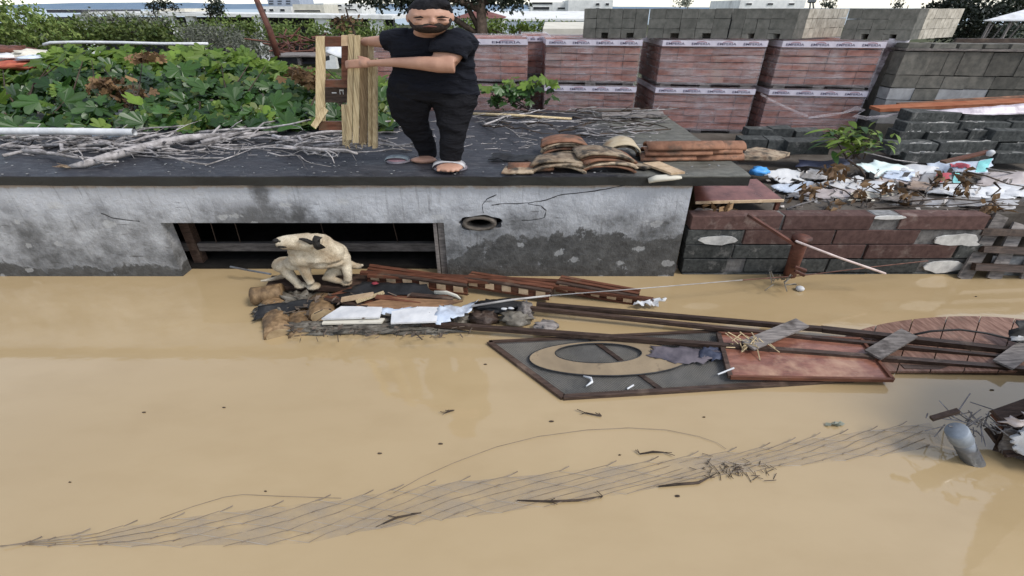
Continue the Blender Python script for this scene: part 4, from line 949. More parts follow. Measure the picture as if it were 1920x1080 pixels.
# ---------------------------------------------------------------- wooden pallet the man carries
YPL = 5.9
pal = thing('wooden_pallet', 'broken pale wooden pallet held upright by the man', 'pallet', PY(650, 278, YPL))
def plank_px(l, r, t, b_, y, d, m, dl=0, name='slat', rot=0.0):
    A, B = PY(l, t, y), PY(r, t, y); Cc, D = PY(l+dl, b_, y), PY(r+dl, b_, y); dv = V((0, d, 0)); rv = V((0, rot, 0))
    f = MB(); f.hexa([Cc, D+rv, D+rv+dv, Cc+dv, A, B+rv, B+rv+dv, A+dv], .003); return f.build(name, m, pal)
plank_px(592, 609, 68, 236, YPL+.1, .03, m_pine)
plank_px(653, 663.5, 64, 262, YPL-.03, .025, m_pine, -4, 'slat'); plank_px(664, 675, 66, 268, YPL-.04, .025, m_pine, -3, 'slat')
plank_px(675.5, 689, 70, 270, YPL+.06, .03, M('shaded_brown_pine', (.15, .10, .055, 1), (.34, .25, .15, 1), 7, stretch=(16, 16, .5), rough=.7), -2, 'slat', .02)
plank_px(690, 697, 74, 275, YPL+.0, .05, m_pine, 0, 'slat', .05)
plank_px(698, 705, 110, 279, YPL+.02, .06, m_pine, 0, 'slat', .03)
plank_px(640, 653, 196, 272, YPL+.05, .03, m_pine, 2, 'slat')
plank_px(609.5, 660, 68, 88, YPL+.09, .05, m_redwood, 0, 'crosspiece'); plank_px(640, 655, 88, 150, YPL+.03, .06, m_redwood, 0, 'block')
plank_px(609.5, 655, 150, 164, YPL+.03, .09, m_redwood, 0, 'crosspiece'); bd = plank_px(610, 650, 164, 192, YPL+.10, .03, m_darkwood, 0, 'crosspiece')
plank_px(598, 646, 228, 244, YPL+.08, .05, m_redwood, 0, 'crosspiece'); plank_px(640, 654, 86, 66, YPL-.02, .05, m_palewood, 0, 'block')
f = MB(); f.bar(PY(588, 238, YPL+.02), PY(611, 204, YPL+.06), .07, .03, (0, 1, 0)); f.build('loose_slat', m_pine, pal)
f = MB()
for (l, r, t, b_) in ((636, 638.5, 169, 177), (642, 644.5, 169, 177), (636, 644.5, 168, 170.5), (622, 631, 173, 175)):
    a, b = PY(l, t, YPL+.097), PY(r, b_, YPL+.097); f.box((a.x, YPL+.096, b.z), (b.x, YPL+.0985, a.z))
f.build('stencil_mark', m_white, pal)
f = MB()
for k in range(14): q = PY(R.uniform(645, 690), R.uniform(262, 272), YPL); f.tube([q, q+V((R.uniform(-.03, .03), 0, -R.uniform(.02, .06)))], [.012, .003], n=4)
f.build('splinters', m_pine, pal)
f = MB(); f.tube([PY(665, 64, 8.5), PY(655, 40, 8.5), PY(648, 14, 8.5)], [.02, .015, .012], n=6)
for (a, b) in (((655, 40), (630, 34)), ((658, 46), (690, 50)), ((652, 30), (625, 44)), ((660, 50), (640, 52))): f.tube([PY(*a, 8.5), PY(*b, 8.5)], [.012, .005], n=5)
f.tube([PY(665, 64, 8.5), V((PY(665, 64, 8.5).x, 9.55, .8))], .02, n=6)
stm = thing('dry_sapling', 'dry brown sapling rising behind the top of the pallet', 'plant', V((PY(665, 64, 8.5).x, 9.55, .8))); f.build('stem', m_brownbark, stm)
f = MB()
for k in range(60):
    p = PY(R.gauss(645, 14), R.gauss(43, 5), 8.5); nr = rdir(); leaf_quad(f, p, nr, nr.orthogonal().normalized(), .09, .05)
f.build('leaves', m_dry, stm)
f = MB(); f.sheet([PY(612, 100, 10.5), PY(645, 108, 10.5), PY(650, 90, 10.7), PY(615, 86, 10.7)], 6, 4, .05, 4, .2, .05, .02)
tag(f.build('white_sheet', m_white, None, True), 'white torn sheet seen through the upper gap of the pallet', 'sheet')

# ---------------------------------------------------------------- the man
def skin():
    t = NT('skin'); p = t.obj(); f = t.noise(p, 9, 5); col = t.mix(t.mr(f, .3, .7), (.36, .195, .135, 1), (.44, .255, .18, 1)); return t.done(col, .5, .35)
m_skin = skin()
def cloth(name, a, b):
    t = NT(name); p = t.pos(); f = t.noise(t.mapv(p, (.6, 1, 2.2), (0, 0, 0)), 7, 5, .55, .8); g = t.noise(p, 45, 2)
    t.bump(t.mth('ADD', f, t.mth('MULTIPLY', g, .05)), .75, .05); return t.done(t.mix(t.mr(f, .3, .7), a, b), .85, .2)
m_shirt = cloth('navy_black_cotton', (.0030, .0038, .0075, 1), (.0065, .0075, .013, 1)); m_trs = cloth('black_denim', (.0035, .0035, .005, 1), (.008, .008, .011, 1))
m_hair = M('black_hair', (.006, .006, .008, 1), (.016, .015, .017, 1), 30, stretch=(1, 1, 3), rough=.75, bump=.8, spec=.15)
P = PY
man = thing('person', 'person in black t-shirt and dark trousers carrying the wooden pallet on the roof', 'person', V((P(820, 318, 5.7).x, 5.72, RT)))
def prof(f, lst, y=None, n=18, ref=(1, 0, 0)):
    pts = []; r1 = []; r2 = []
    for (px, py, hw, yy, d) in lst: p = P(px, py, yy); pts.append(p); r1.append(hw*mpp(p)); r2.append(d)
    f.tube(pts, r1, r2, ref=ref, n=n)
b = MB()
# head, neck
hc = P(806, 33, 5.52); kx = mpp(hc)
b.ell(hc, 41*kx, .15, .165, 20, 14)
b.ell(P(805, 45.5, 5.49), 33*kx, .13, .080, 16, 10)
prof(b, [(806, 74, 34, 5.74, .10), (806, 62, 30, 5.68, .09), (806, 46, 28, 5.6, .09)])
b.ell(P(812, 41, 5.375), 7.5*kx, .045, .028, 10, 8); b.ell(P(811, 35, 5.385), 4.5*kx, .03, .045, 10, 8)
b.ell(P(765, 34, 5.55), 4.5*kx, .04, .045, 8, 8); b.ell(P(848, 32, 5.56), 4.5*kx, .04, .045, 8, 8)
b.ell(P(788, 41.5, 5.41), 13*kx, .04, .03, 10, 8); b.ell(P(832, 41, 5.42), 11*kx, .04, .03, 10, 8)
b.ell(P(806, 29, 5.40), 32*kx, .04, .02, 12, 8)
# torso and leg core under the clothes
prof(b, [(806, 70, 40, 5.74, .08), (810, 95, 66, 5.76, .13), (814, 130, 64, 5.78, .13), (812, 165, 66, 5.8, .14), (812, 178, 58, 5.8, .11)])
prof(b, [(775, 176, 28, 5.8, .10), (772, 215, 24, 5.84, .09), (783, 245, 17, 5.92, .07), (800, 275, 14, 5.99, .065), (802, 294, 15, 6.03, .06)])
prof(b, [(850, 176, 28, 5.79, .10), (849, 215, 25, 5.74, .09), (848, 245, 19, 5.70, .08), (847, 280, 18, 5.68, .065), (846, 308, 17, 5.68, .06)])
# feet
g = PZ(800, 299, RT+.035); b.ell(g+V((-.03, -.02, 0)), .17, .085, .045, 14, 8); b.ell(PZ(783, 300, RT+.025), .1, .07, .03, 12, 8)
g = PZ(843, 314, RT+.055); b.ell(g, .17, .12, .045, 14, 8)
for k in range(5):
    q = PZ(822+k*9, 318.5+(1.2 if k in (2, 3) else 0), RT+.045); b.ell(q, .028, .045, .02, 8, 6)
# arm on the right of the picture: upper arm forward, forearm across to the pallet
prof(b, [(848, 90, 20, 5.56, .06), (842, 97, 27, 5.515, .075), (840, 106, 30, 5.49, .08), (842, 116, 27, 5.46, .08), (846, 124, 17, 5.44, .065)])
pts = [P(853, 122, 5.44), P(820, 121, 5.44), P(785, 118.5, 5.48), P(740, 117, 5.58), P(705, 118, 5.69), P(694, 119, 5.73)]
b.tube(pts, [.082, .082, .066, .047, .036, .036], [.07, .075, .062, .048, .042, .04], n=14)
b.ell(P(686, 119, 5.75), .075, .04, .047, 12, 8)
hd = (112.5, 116.5, 120.5, 124.5)
for k, py in enumerate(hd):
    o = [(684, py+.5, 5.755), (668, py+1, 5.775), (655, py+2, 5.80), (648.5, py+2.5, 5.845), (650, py+3, 5.895)]
    if k == 3: o = o[:4]
    b.tube([P(*q) for q in o], [.016, .0155, .0145, .0135, .012][:len(o)], n=8)
b.tube([P(692, 113, 5.75), P(684, 109, 5.76), P(675, 107, 5.79), P(670, 106, 5.81)], [.02, .017, .015, .012], n=8)
# far arm, hand on the back of the pallet
b.tube([P(742, 78, 5.76), P(718, 78, 5.84), P(695, 78, 5.93), P(676, 79, 6.02)], [.075, .064, .052, .04], [.07, .06, .05, .04], n=12)
b.ell(P(670, 80, 6.03), .06, .035, .045, 12, 8)
for k in range(4): b.tube([P(668, 76+3*k, 6.02), P(658, 76+3*k, 5.99), P(648, 77+3*k, 5.96)], [.015, .014, .011], n=8)
def folds(o, amp, fx, fz, zlo=-9, zhi=9, seed=0):
    me = o.data; nn = [v.normal.copy() for v in me.vertices]; o0 = org(o)
    for v, n_ in zip(me.vertices, nn):
        p = v.co+o0; q = V((p.x*fx, p.y*fx, p.z*fz+1.2*noise.noise(V((p.x*2.2, p.y*2, seed)))))
        k = 1-2*abs(noise.noise(q+V((seed, 0, 0)))); k2 = noise.noise(q*2.1)
        v.co = v.co+n_*amp*(k*.8+.35*k2-.3)
    me.update()
body = fuse(b.build('body', m_skin, man), .011, 5, .45)
# clothes
s_ = MB()
prof(s_, [(806, 58, 33, 5.74, .09), (806, 61, 50, 5.745, .11), (807, 67, 68, 5.75, .14), (808, 76, 79, 5.75, .165), (810, 90, 80, 5.75, .19), (812, 110, 78, 5.76, .19), (814, 130, 78, 5.77, .18), (815, 146, 80, 5.78, .19), (814, 164, 85, 5.79, .205), (814, 169, 85, 5.79, .2)], n=24)
prof(s_, [(745, 77, 12, 5.76, .1), (745, 78, 12, 5.76, .1)])
s_.tube([P(765, 76, 5.75), P(742, 75, 5.77), P(720, 76, 5.82)], [.12, .105, .095], [.11, .1, .085], n=14)
s_.ell(P(866, 82, 5.70), 31*mpp(P(868, 83, 5.7)), .15, .125, 16, 10)
prof(s_, [(866, 72, 22, 5.68, .11), (858, 82, 33, 5.60, .14), (846, 91, 37, 5.53, .13), (841, 98, 37, 5.505, .125), (840.5, 102, 36, 5.50, .12)])
shirt = fuse(s_.build('t_shirt', m_shirt, man), .012, 4, .45); folds(shirt, .022, 2.0, 7.5, seed=3)
l_ = MB()
prof(l_, [(813, 156, 80, 5.79, .185), (812, 166, 84, 5.79, .2), (811, 178, 84, 5.80, .20), (810, 188, 80, 5.80, .18)], n=24)
prof(l_, [(770, 178, 44, 5.8, .18), (768, 195, 40, 5.82, .165), (769, 212, 35, 5.85, .14), (778, 235, 26, 5.9, .115), (794, 262, 21, 5.97, .095), (801, 282, 18, 6.01, .085), (802, 292, 18, 6.03, .082)], n=18)
prof(l_, [(850, 178, 46, 5.79, .18), (851, 195, 42, 5.77, .165), (849, 212, 36, 5.75, .14), (848, 240, 27, 5.71, .115), (847, 268, 23, 5.69, .1), (846, 290, 20.5, 5.68, .09), (846, 301, 20.5, 5.68, .088)], n=18)
folds(fuse(l_.build('trousers', m_trs, man), .013, 4, .45), .024, 2.4, 6.5, seed=8)
h_ = MB(); h_.ell(P(806, 17, 5.55), 40.5*kx, .165, .10, 22, 12, .10, 5, 1); h_.ell(P(806, 24, 5.66), 41*kx, .12, .14, 18, 12, .04, 4, 2)
h_.ell(P(820, 9, 5.50), 26*kx, .10, .055, 14, 8, .2, 5, 3); h_.ell(P(768, 26, 5.57), 5*kx, .05, .07, 8, 8); h_.ell(P(845, 25, 5.57), 5*kx, .05, .07, 8, 8)
fuse(h_.build('hair', m_hair, man), .012, 3, .4)
d_ = MB(); d_.ell(P(806, 50.5, 5.475), 34*kx, .13, .060, 18, 10, .08, 7); d_.ell(P(810, 46.2, 5.41), 23*kx, .062, .022, 14, 8, .08, 7)
d_.tube([P(769, 36, 5.50), P(772, 44, 5.47), P(782, 52, 5.44)], [.025, .032, .035], n=8); d_.tube([P(845, 35, 5.50), P(841, 44, 5.47), P(832, 52, 5.44)], [.025, .032, .035], n=8)
fuse(d_.build('beard', M('dark_beard', (.012, .009, .008, 1), (.03, .02, .016, 1), 40, bump=.8), man), .011, 3, .4)
for px in (788, 829):
    e = MB(); e.ell(P(px, 37, 5.392), 8*kx, .018, .006, 10, 6); e.build('eye', M('eye_shadow', (.08, .035, .025, 1), (.11, .05, .036, 1)), man, True)
    e = MB(); e.tube([P(px-13, 33.5, 5.385), P(px, 31.8, 5.365), P(px+13, 33.5, 5.39)], [.003, .007, .003], n=6); e.build('eyebrow', m_hair, man, True)
e = MB(); e.tube([P(793, 50.2, 5.352), P(806, 49.2, 5.338), P(819, 50.2, 5.352)], [.004, .01, .004], n=6); e.build('lips', M('lip_skin', (.09, .035, .028, 1), (.12, .05, .04, 1)), man, True)
m_sole = M('sandal_foam', (.16, .14, .16, 1), (.26, .23, .25, 1), 8, rough=.8); m_strap = M('sandal_strap', (.3, .29, .29, 1), (.5, .48, .48, 1), 20, rough=.5)
m_insole = M('pink_insole', (.32, .17, .19, 1), (.42, .25, .27, 1), 10)
def sandal(parent, px, py, hw, hd_, root=None):
    c = PZ(px, py, RT+.008); k = mpp(c); rx = hw*k
    f = MB(); poly = [c+V((rx*math.cos(q)*(1+.08*math.cos(q)), hd_*math.sin(q)*(1-.12*math.cos(2*q)), 0)) for q in [2*math.pi*i/22 for i in range(22)]]
    f.prism(poly, (0, 0, .022)); f.build('sole', m_sole, parent)
    f = MB(); f.prism([c+(q-c)*.86+V((0, 0, .024)) for q in poly], (0, 0, .005)); f.build('insole', m_insole, parent)
    f = MB(); vs = []; hs = .075 if root is None else .04
    for i in range(13):
        q = math.pi*i/12; vs += [c+V((-math.cos(q)*rx*.93, -hd_*.35-.03, .02+hs*math.sin(q))), c+V((-math.cos(q)*rx*.97, hd_*.35,   .02+hs*1.15*math.sin(q)))]
    vs2 = [v+V((0, 0, .008)) for v in vs]; m0 = len(vs)
    fs = [(2*i, 2*i+1, 2*i+3, 2*i+2) for i in range(12)] + [(m0+2*i, m0+2*i+2, m0+2*i+3, m0+2*i+1) for i in range(12)] + [(2*i, 2*i+2, m0+2*i+2, m0+2*i) for i in range(12)] + [(2*i+1, m0+2*i+1, m0+2*i+3, 2*i+3) for i in range(12)]
    f.add(vs+vs2, fs); f.build('strap', m_strap if root is None else M('dark_strap', (.1, .12, .13, 1), (.22, .25, .26, 1), 15), parent, True)
sandal(man, 842, 315.5, 32, .15)
sd_ = thing('sandal', 'empty grey slip-on sandal with pink insole beside the bare foot', 'sandal', PZ(745, 302, RT))
sandal(sd_, 745, 302, 23, .12, 1)
# ---------------------------------------------------------------- debris floating in front of the opening
def slab(f, cs, z, th, amp=0.0): f.prism([PZ(*c[:2], c[2] if len(c) > 2 else z) for c in cs], (0, 0, th)); return f
def flat(name, cs, z, th, mat, lab, cat, group=None): f = MB(); slab(f, cs, z, th); return tag(f.build(name, mat), lab, cat, group)
m_log = M('wet_log', (.10, .06, .03, 1), (.26, .17, .09, 1), 5, stretch=(3, 3, 1), rough=.6, bump=.5, rand=.2, dirt=(.05, .035, .025, 1))
m_end = M('log_end', (.30, .21, .115, 1), (.42, .31, .18, 1), 12, rough=.8)
def log(lab, a, b, r, r2=None):
    t_ = thing('log', lab, 'log', V(((a.x+b.x)/2, (a.y+b.y)/2, min(a.z, b.z)-r)), 'short logs at the left of the debris raft')
    f = MB(); n_ = 5; f.tube([lerp(a, b, i/n_) for i in range(n_+1)], [r*R.uniform(.94, 1.06) for _ in range(n_+1)], r2, ref=(1, 0, 0), n=14, rnd=.05); f.build('trunk', m_log, t_, True)
    f = MB(); d = (b-a).normalized(); f.tube([a-d*.012, a+d*.004], [r*.84]*2, (r2 or r)*.84, ref=(1, 0, 0), n=14); f.build('cut_end', m_end, t_)
    return t_
log('short brown log at the left edge of the debris below the dog', PZ(474, 556, .1), PZ(530, 548, .12), .11)
log('log lying towards the camera at the left front of debris', PZ(522, 628, .02), PZ(512, 560, .03), .15, .09)
log('brown log stub right of the front log', PZ(604, 592, .07), PZ(602, 562, .06), .15, .1)
log('half sunk log at the front left corner of debris', PZ(565, 632, -.02), PZ(560, 585, .0), .14, .08)
flat('wet_board', [(500, 545), (708, 548), (700, 520), (512, 524)], .06, .06, m_darkwood, 'dark wet board the dog stands on', 'board')
f = MB(); f.sheet([PZ(474, 600, .06), PZ(640, 566, .13), PZ(705, 540, .17), PZ(486, 574, .16)], 14, 5, .05, 4, 2.0, .06)
tag(f.build('black_tarp', M('wet_black_tarp', (.008, .008, .008, 1), (.02, .02, .021, 1), 6, rough=.4, bump=.6), None, True), 'crumpled strip of wet black tarp below the dog', 'tarp')
f = MB(); f.sheet([PZ(640, 548, .17), PZ(830, 560, .16), PZ(800, 535, .22), PZ(680, 528, .22)], 10, 5, .05, 3, 6.0, .06)
tag(f.build('black_tarp', MATS['wet_black_tarp'], None, True), 'black plastic bag right of the dog on the debris', 'bag')
f = MB(); f.ell(PZ(703, 531, .235), .045, .035, .012, 10, 6, .6, 3); tag(f.build('red_wrapper', M('dark_red_wrapper', (.16, .02, .03, 1), (.24, .04, .05, 1), 9), None, True), 'small dark red wrapper on the black bag', 'wrapper')
flat('plywood_sheet', [(590, 565), (760, 574), (845, 556), (660, 541)], .13, .022, m_redwood, 'red brown plywood sheet below the black bag', 'plywood', 'broken boards on the debris')
flat('plywood_sheet', [(655, 580), (800, 583), (868, 566, .2), (730, 560, .2)], .13, .02, M('orange_plywood', (.12, .065, .033, 1), (.24, .135, .07, 1), 4, stretch=(1, 5, 5), rough=.6, dirt=(.09, .05, .03, 1)), 'orange brown plywood sheet above the white panels', 'plywood', 'broken boards on the debris')
for i, (a, b, wd, mm, lab) in enumerate((((640, 562, .19), (700, 552, .22), .09, m_palewood, 'short pale lath on the plywood'), ((705, 556, .22), (790, 566, .19), .07, m_redwood, 'narrow brown lath crossing the plywood'), ((600, 560, .15), (690, 574, .16), .05, m_darkwood, 'dark lath on the left of the plywood'), ((770, 552, .22), (850, 560, .2), .06, m_darkwood, 'dark lath under the curved pale strip'), ((720, 548, .22), (668, 566, .19), .05, m_pine, 'thin pale stick tilted on the plywood'))):
    f = MB(); f.bar(PZ(*a), PZ(*b), wd, .02); tag(f.build('lath', mm), lab, 'lath', 'laths on the debris')
f = MB(); f.tube([PZ(*q) for q in ((815, 549, .22), (838, 549, .25), (856, 555, .24), (863, 561, .2))], [.03, .03, .025, .015], .008, n=6); tag(f.build('pale_strip', m_cream, None, True), 'curved cream plastic strip at the right of the plywood', 'strip')
flat('white_board', [(603, 600), (712, 597), (718, 577), (640, 577)], .14, .022, m_white, 'white board with torn corner on front of the debris', 'panel', 'white boards on the debris')
flat('white_board', [(604, 609), (716, 607), (722, 599), (608, 602)], .10, .02, m_cream, 'narrow cream board under the torn white board', 'panel', 'white boards on the debris')
flat('white_board', [(733, 608), (818, 605), (826, 571), (735, 586)], .15, .02, m_white, 'clean white board beside the pale blue sheet', 'panel', 'white boards on the debris')
f = MB(); f.sheet([PZ(815, 607, .14), PZ(866, 596, .14), PZ(898, 566, .2), (PZ(822, 572, .18))], 10, 8, .06, 5, 3.1, .07); tag(f.build('pale_blue_sheet', m_bluegrey, None, True), 'crumpled pale blue plastic sheet right of white board', 'plastic sheet')
f = MB(); f.sheet([PZ(712, 588, .13), PZ(740, 590, .13), PZ(790, 574, .17), PZ(715, 578, .16)], 8, 4, .03, 5, 8.1, .04); tag(f.build('pale_blue_sheet', m_bluegrey, None, True), 'pale blue plastic strip between the two white boards', 'plastic sheet')
m_sod = M('sodden_cloth', (.07, .06, .045, 1), (.2, .18, .15, 1), 7, rough=.5, bump=.8, dirt=(.035, .03, .025, 1), dsc=4)
for i, (px, py, rx, ry, lab) in enumerate(((585, 617, 70, 10, 'wet grey sacking at the left front of the debris'), (690, 617, 85, 9, 'wet grey sacking below the white boards'), (790, 616, 70, 10, 'wet grey sacking below the clean white board'), (525, 585, 40, 16, 'dark sodden sacking between the logs'), (560, 566, 60, 16, 'dark sodden sacking under the black tarp'), (730, 590, 90, 18, 'brown sodden sacking under the plywood'), (850, 600, 30, 9, 'dark wet sacking right of the clean white board'))):
    c = PZ(px, py, .02); k = mpp(c); f = MB(); f.ell(c, rx*k*1.05, ry*k*1.5, .06 if i < 3 else .09, 40, 18, .95, 5.2, i*2.3)
    tag(f.build('wet_sack', m_sod, None, True), lab, 'sack', 'wet sacking in the debris')
for i, (px, py, rx, rz, mm, lab) in enumerate(((905, 597, 26, .07, m_darkwood, 'brown torn rag pile at the head of the long rails'), (965, 597, 30, .06, m_sod, 'grey torn cloth between the rails'), (985, 585, 14, .1, m_greywood, 'upright scrap of grey cloth between the rails'), (1025, 613, 22, .03, m_greywood, 'small grey scrap at the right of the cloth'), (930, 573, 40, .05, m_black, 'black wet scrap at the end of cable pole'))):
    c = PZ(px, py, .06); f = MB(); f.ell(c, rx*mpp(c), .12, rz, 18, 10, .8, 3, i*3.7); tag(f.build('rag', mm, None, True), lab, 'rag')
for i, (px, py) in enumerate(((958, 578), (945, 579))):
    c = PZ(px, py, .1); f = MB(); f.ell(c, .04, .02, .014, 8, 6, .4, 3, i); tag(f.build('white_scrap', m_white, None, True), ('right', 'left')[i]+' tiny white scrap on the black wet scrap', 'scrap')
# loose bits over the raft
f = MB()
for k in range(330):
    px = R.uniform(545, 880); py = R.uniform(552, 634) if px > 500 else R.uniform(560, 600); 
    if 596 < px and 562 < py < 612 and R.random() < .88: continue
    c = PZ(px, py, R.uniform(.05, .2)); d = V((R.uniform(-1, 1), R.uniform(-.6, .6), R.uniform(-.2, .3)))
    if k % 3: f.tube([c, c+d*R.uniform(.03, .16)], R.uniform(.003, .008), n=4)
    else: nr = rdir(.8); leaf_quad(f, c, nr, nr.orthogonal().normalized(), R.uniform(.03, .1), R.uniform(.02, .07))
tag(f.build('raft_litter', M('raft_bits', (.03, .022, .016, 1), (.17, .13, .10, 1), 3, isl=.6)), 'small wet bits and splinters strewn over the debris', 'litter', kind='stuff')
# slatted pallets
def slat_pallet(lab, a, b, n, za, zb_, back=.85, dirx=.15):
    A, B = PZ(a[0], a[1], za), PZ(b[0], b[1], zb_); u = B-A; ud = u.normalized(); bk_ = V((dirx, back, 0))
    t_ = thing('slatted_pallet', lab, 'pallet', V((A.x, A.y, 0)), 'brown slatted pallets by the opening')
    hh = .115
    f = MB(); f.fbox(A+V((0, .02, .001)), u, V((0, .03, 0)), (0, 0, hh-.032), .003); f.build('side_board', m_redwood, t_)
    f = MB(); f.fbox(A-V((0, 0, .028)), u, V((0, .09, 0)), (0, 0, .028), .004); f.build('bottom_board', m_redwood, t_)
    for k in range(n):
        o = A+u*((k+.22)/n); f = MB(); f.fbox(o+V((0, .004, .001)), u*(.54/n), V((0, .013, 0)), (0, 0, hh-.034), .004); f.build('spacer_block', m_palewood, t_)
    for j in range(3):
        o = A+bk_*(j/3)+V((0, 0, hh-.028)); f = MB(); f.fbox(o, u, bk_*.22, (0, 0, .024), .004); f.build('top_board', m_redwood if j else m_darkwood, t_)
        if j: o = A+bk_*(j/3); f = MB(); f.fbox(o-V((0, 0, .02)), u, bk_*.08, (0, 0, .1), .004); f.build('inner_board', m_darkwood, t_)
slat_pallet('brown slatted pallet nearest the dog with pale spacer blocks', (688, 524), (876, 551), 6, .16, .12, .24, -.0)
slat_pallet('middle brown slatted pallet with pale spacer blocks', (872, 535), (1030, 560), 5, .12, .08, .2, .1)
slat_pallet('rightmost brown slatted pallet sloping into the water', (1042, 543), (1192, 570), 5, .10, .02, .2, .1)
for i, (a, b, lab) in enumerate((((676, 511, .26), (1076, 529, .17), 'long thin brown rail along the shed wall behind pallets'), ((690, 516, .25), (1040, 535, .17), 'second thin brown rail in front of the wall rail'), ((960, 527, .18), (1225, 562, .1), 'brown rail ending at the white scrap on the right'))):
    f = MB(); f.bar(PZ(*a), PZ(*b), .06, .035); tag(f.build('thin_rail', m_redwood), lab, 'rail')
f = MB(); f.sheet([PZ(1186, 570, .08), PZ(1232, 573, .06), PZ(1246, 561, .12), PZ(1200, 563, .1)], 9, 5, .09, 9, 1.7, .08); tag(f.build('white_scrap', m_white, None, True), 'torn white plastic at the right tip of the slatted pallets', 'scrap')
# cable and pole towards the rusty post
f = MB(); f.tube([PZ(884, 574, .2), PZ(960, 562, .24), PZ(1032, 554, .26)], [.014, .013, .011], n=8); f.tube([PZ(1032, 554, .26), PZ(1200, 541, .27), PZ(1392, 525, .25)], .0065, n=6)
tag(f.build('cable_pole', M('pale_cable', (.24, .22, .21, 1), (.42, .40, .38, 1), 5), None, True), 'pale cable stretched low over the water to the rusty post', 'cable')
post = thing('rusty_post', 'rusty leaning metal post standing in the water by the block wall', 'post', PZ(1476, 538, 0))
pt = PY(1503, 448, 5.12); pb0 = PZ(1472, 540, -.3); f = MB(); f.tube([pb0, lerp(pb0, pt, .5), pt], [.085, .08, .085], n=12); f.build('pipe', m_rust, post, True)
f = MB(); f.tube([pt-V((0, 0, .02)), pt+V((0, 0, .03))], .115, n=12); f.build('cap', m_rust, post, True)
f = MB(); f.tube([PY(1510, 508, 5.15), PY(1490, 500, 5.15)], [.03, .02], n=6); f.tube([PY(1508, 516, 5.1), PY(1490, 508, 5.12)], [.025, .02], n=6); f.build('hook', m_rust, post)
f = MB(); f.bar(PY(1402, 402, 5.4), PY(1490, 458, 5.08), .06, .03); tag(f.build('rusty_bar', m_rust), 'rusty flat bar slanting down from wall top to the post', 'bar')
f = MB(); f.tube([PY(1492, 452, 5.0), PY(1570, 482, 4.98), PY(1660, 513, 5.0)], .014, n=6); tag(f.build('pale_rod', M('pale_rod', (.42, .33, .3, 1), (.6, .5, .47, 1), 5), None, True), 'pale thin rod slanting right and down from the post', 'rod')
f = MB(); f.tube([PZ(1392, 525, .25), PZ(1500, 517, .18), PZ(1640, 500, .3), PZ(1740, 489, .3)], .007, n=5); tag(f.build('cord', m_rust), 'thin reddish cord running right from the post foot', 'cord')
f = MB()
for k in range(14): p = PZ(1462+R.uniform(-18, 12), 528+R.uniform(-10, 8), .12+R.uniform(-.04, .1)); f.tube([p, p+rdir()*.14], .007, n=4)
tag(f.build('tangled_string', m_sod), 'tangle of wet string round the foot of rusty post', 'string')
f = MB(); f.ell(PZ(1500, 541, .03), .055, .05, .035, 12, 8, .1); tag(f.build('float', m_white, None, True), 'small white float on the water beside the rusty post', 'float')
# rusty sheet by the corner of the shed
rs = thing('rusty_sheet', 'glossy rusty metal sheet with pale front rim at shed corner', 'metal sheet', PY(1385, 395, 5.85))
zc = [PY(1303, 381, 5.78), PY(1468, 377, 5.78), PY(1418, 338, 6.4), PY(1300, 342, 6.4)]
f = MB(); f.prism(zc, (0, 0, .02)); f.build('sheet', M('glossy_rust', (.10, .035, .025, 1), (.2, .075, .055, 1), 5, rough=.22, bump=.15, spec=.6), rs)
f = MB(); f.bar(zc[0]+V((0, -.012, .012)), zc[1]+V((0, -.012, .012)), .02, .035); f.build('rim', m_palewood, rs)
f = MB(); f.bar(zc[1]+V((-.05, .02, -.01)), zc[1]+V((-.05, .02, -.14)), .05, .05, (0, 1, 0)); f.build('leg', m_rust, rs)
f = MB(); f.sheet([PY(1300, 396, 5.72), PY(1395, 404, 5.62), PY(1390, 397, 5.74), PY(1310, 392, 5.8)], 8, 3, .01, 4, 2, .02, .02); tag(f.build('pale_lath', m_greywood), 'pale broken lath on the left end of the block wall', 'lath')
# ---------------------------------------------------------------- dog
m_dog = None
t = NT('cream_fur'); p = t.pos(); f_ = t.noise(p, 4, 5, .6); g_ = t.noise(p, 60, 3, .7)
col = t.mix(t.mr(f_, .35, .68), (.33, .25, .16, 1), (.66, .585, .45, 1)); zz_ = t.sep(p)[2]; col = t.mix(t.mr(t.mth('ADD', zz_, t.mth('MULTIPLY', t.mth('SUBTRACT', f_, .5), .35)), .26, .0, 0, .5), col, (.34, .26, .18, 1))
xx_ = t.sep(p)[0]; col = t.mix(t.mth('MULTIPLY', t.mr(t.mth('ADD', xx_, t.mth('MULTIPLY', t.mth('SUBTRACT', g_, .5), .1)), -2.62, -2.76), t.mth('MULTIPLY', t.mr(zz_, .875, .80, 0, .9), t.mr(zz_, .70, .73))), col, (.06, .05, .045, 1))  # muzzle shade painted into the lower front fur
col = t_mul(t, col, t.mr(g_, .3, .7, .75, 1.15)); t.bump(t.mth('ADD', g_, f_), .6, .015); m_dog = t.done(col, .9, .15)
m_dogblk = M('black_fur', (.008, .007, .007, 1), (.03, .027, .024, 1), 30, rough=.8, bump=.5)
dog = thing('dog', 'cream dog with black ear patch crouching on the debris before the dark opening', 'dog', PZ(590, 540, .12))
b = MB(); YD = 4.98
def lim(pts, rs, r2=None, n=12): b.tube([P(*q) for q in pts], rs, r2, ref=(1, 0, 0), n=n)
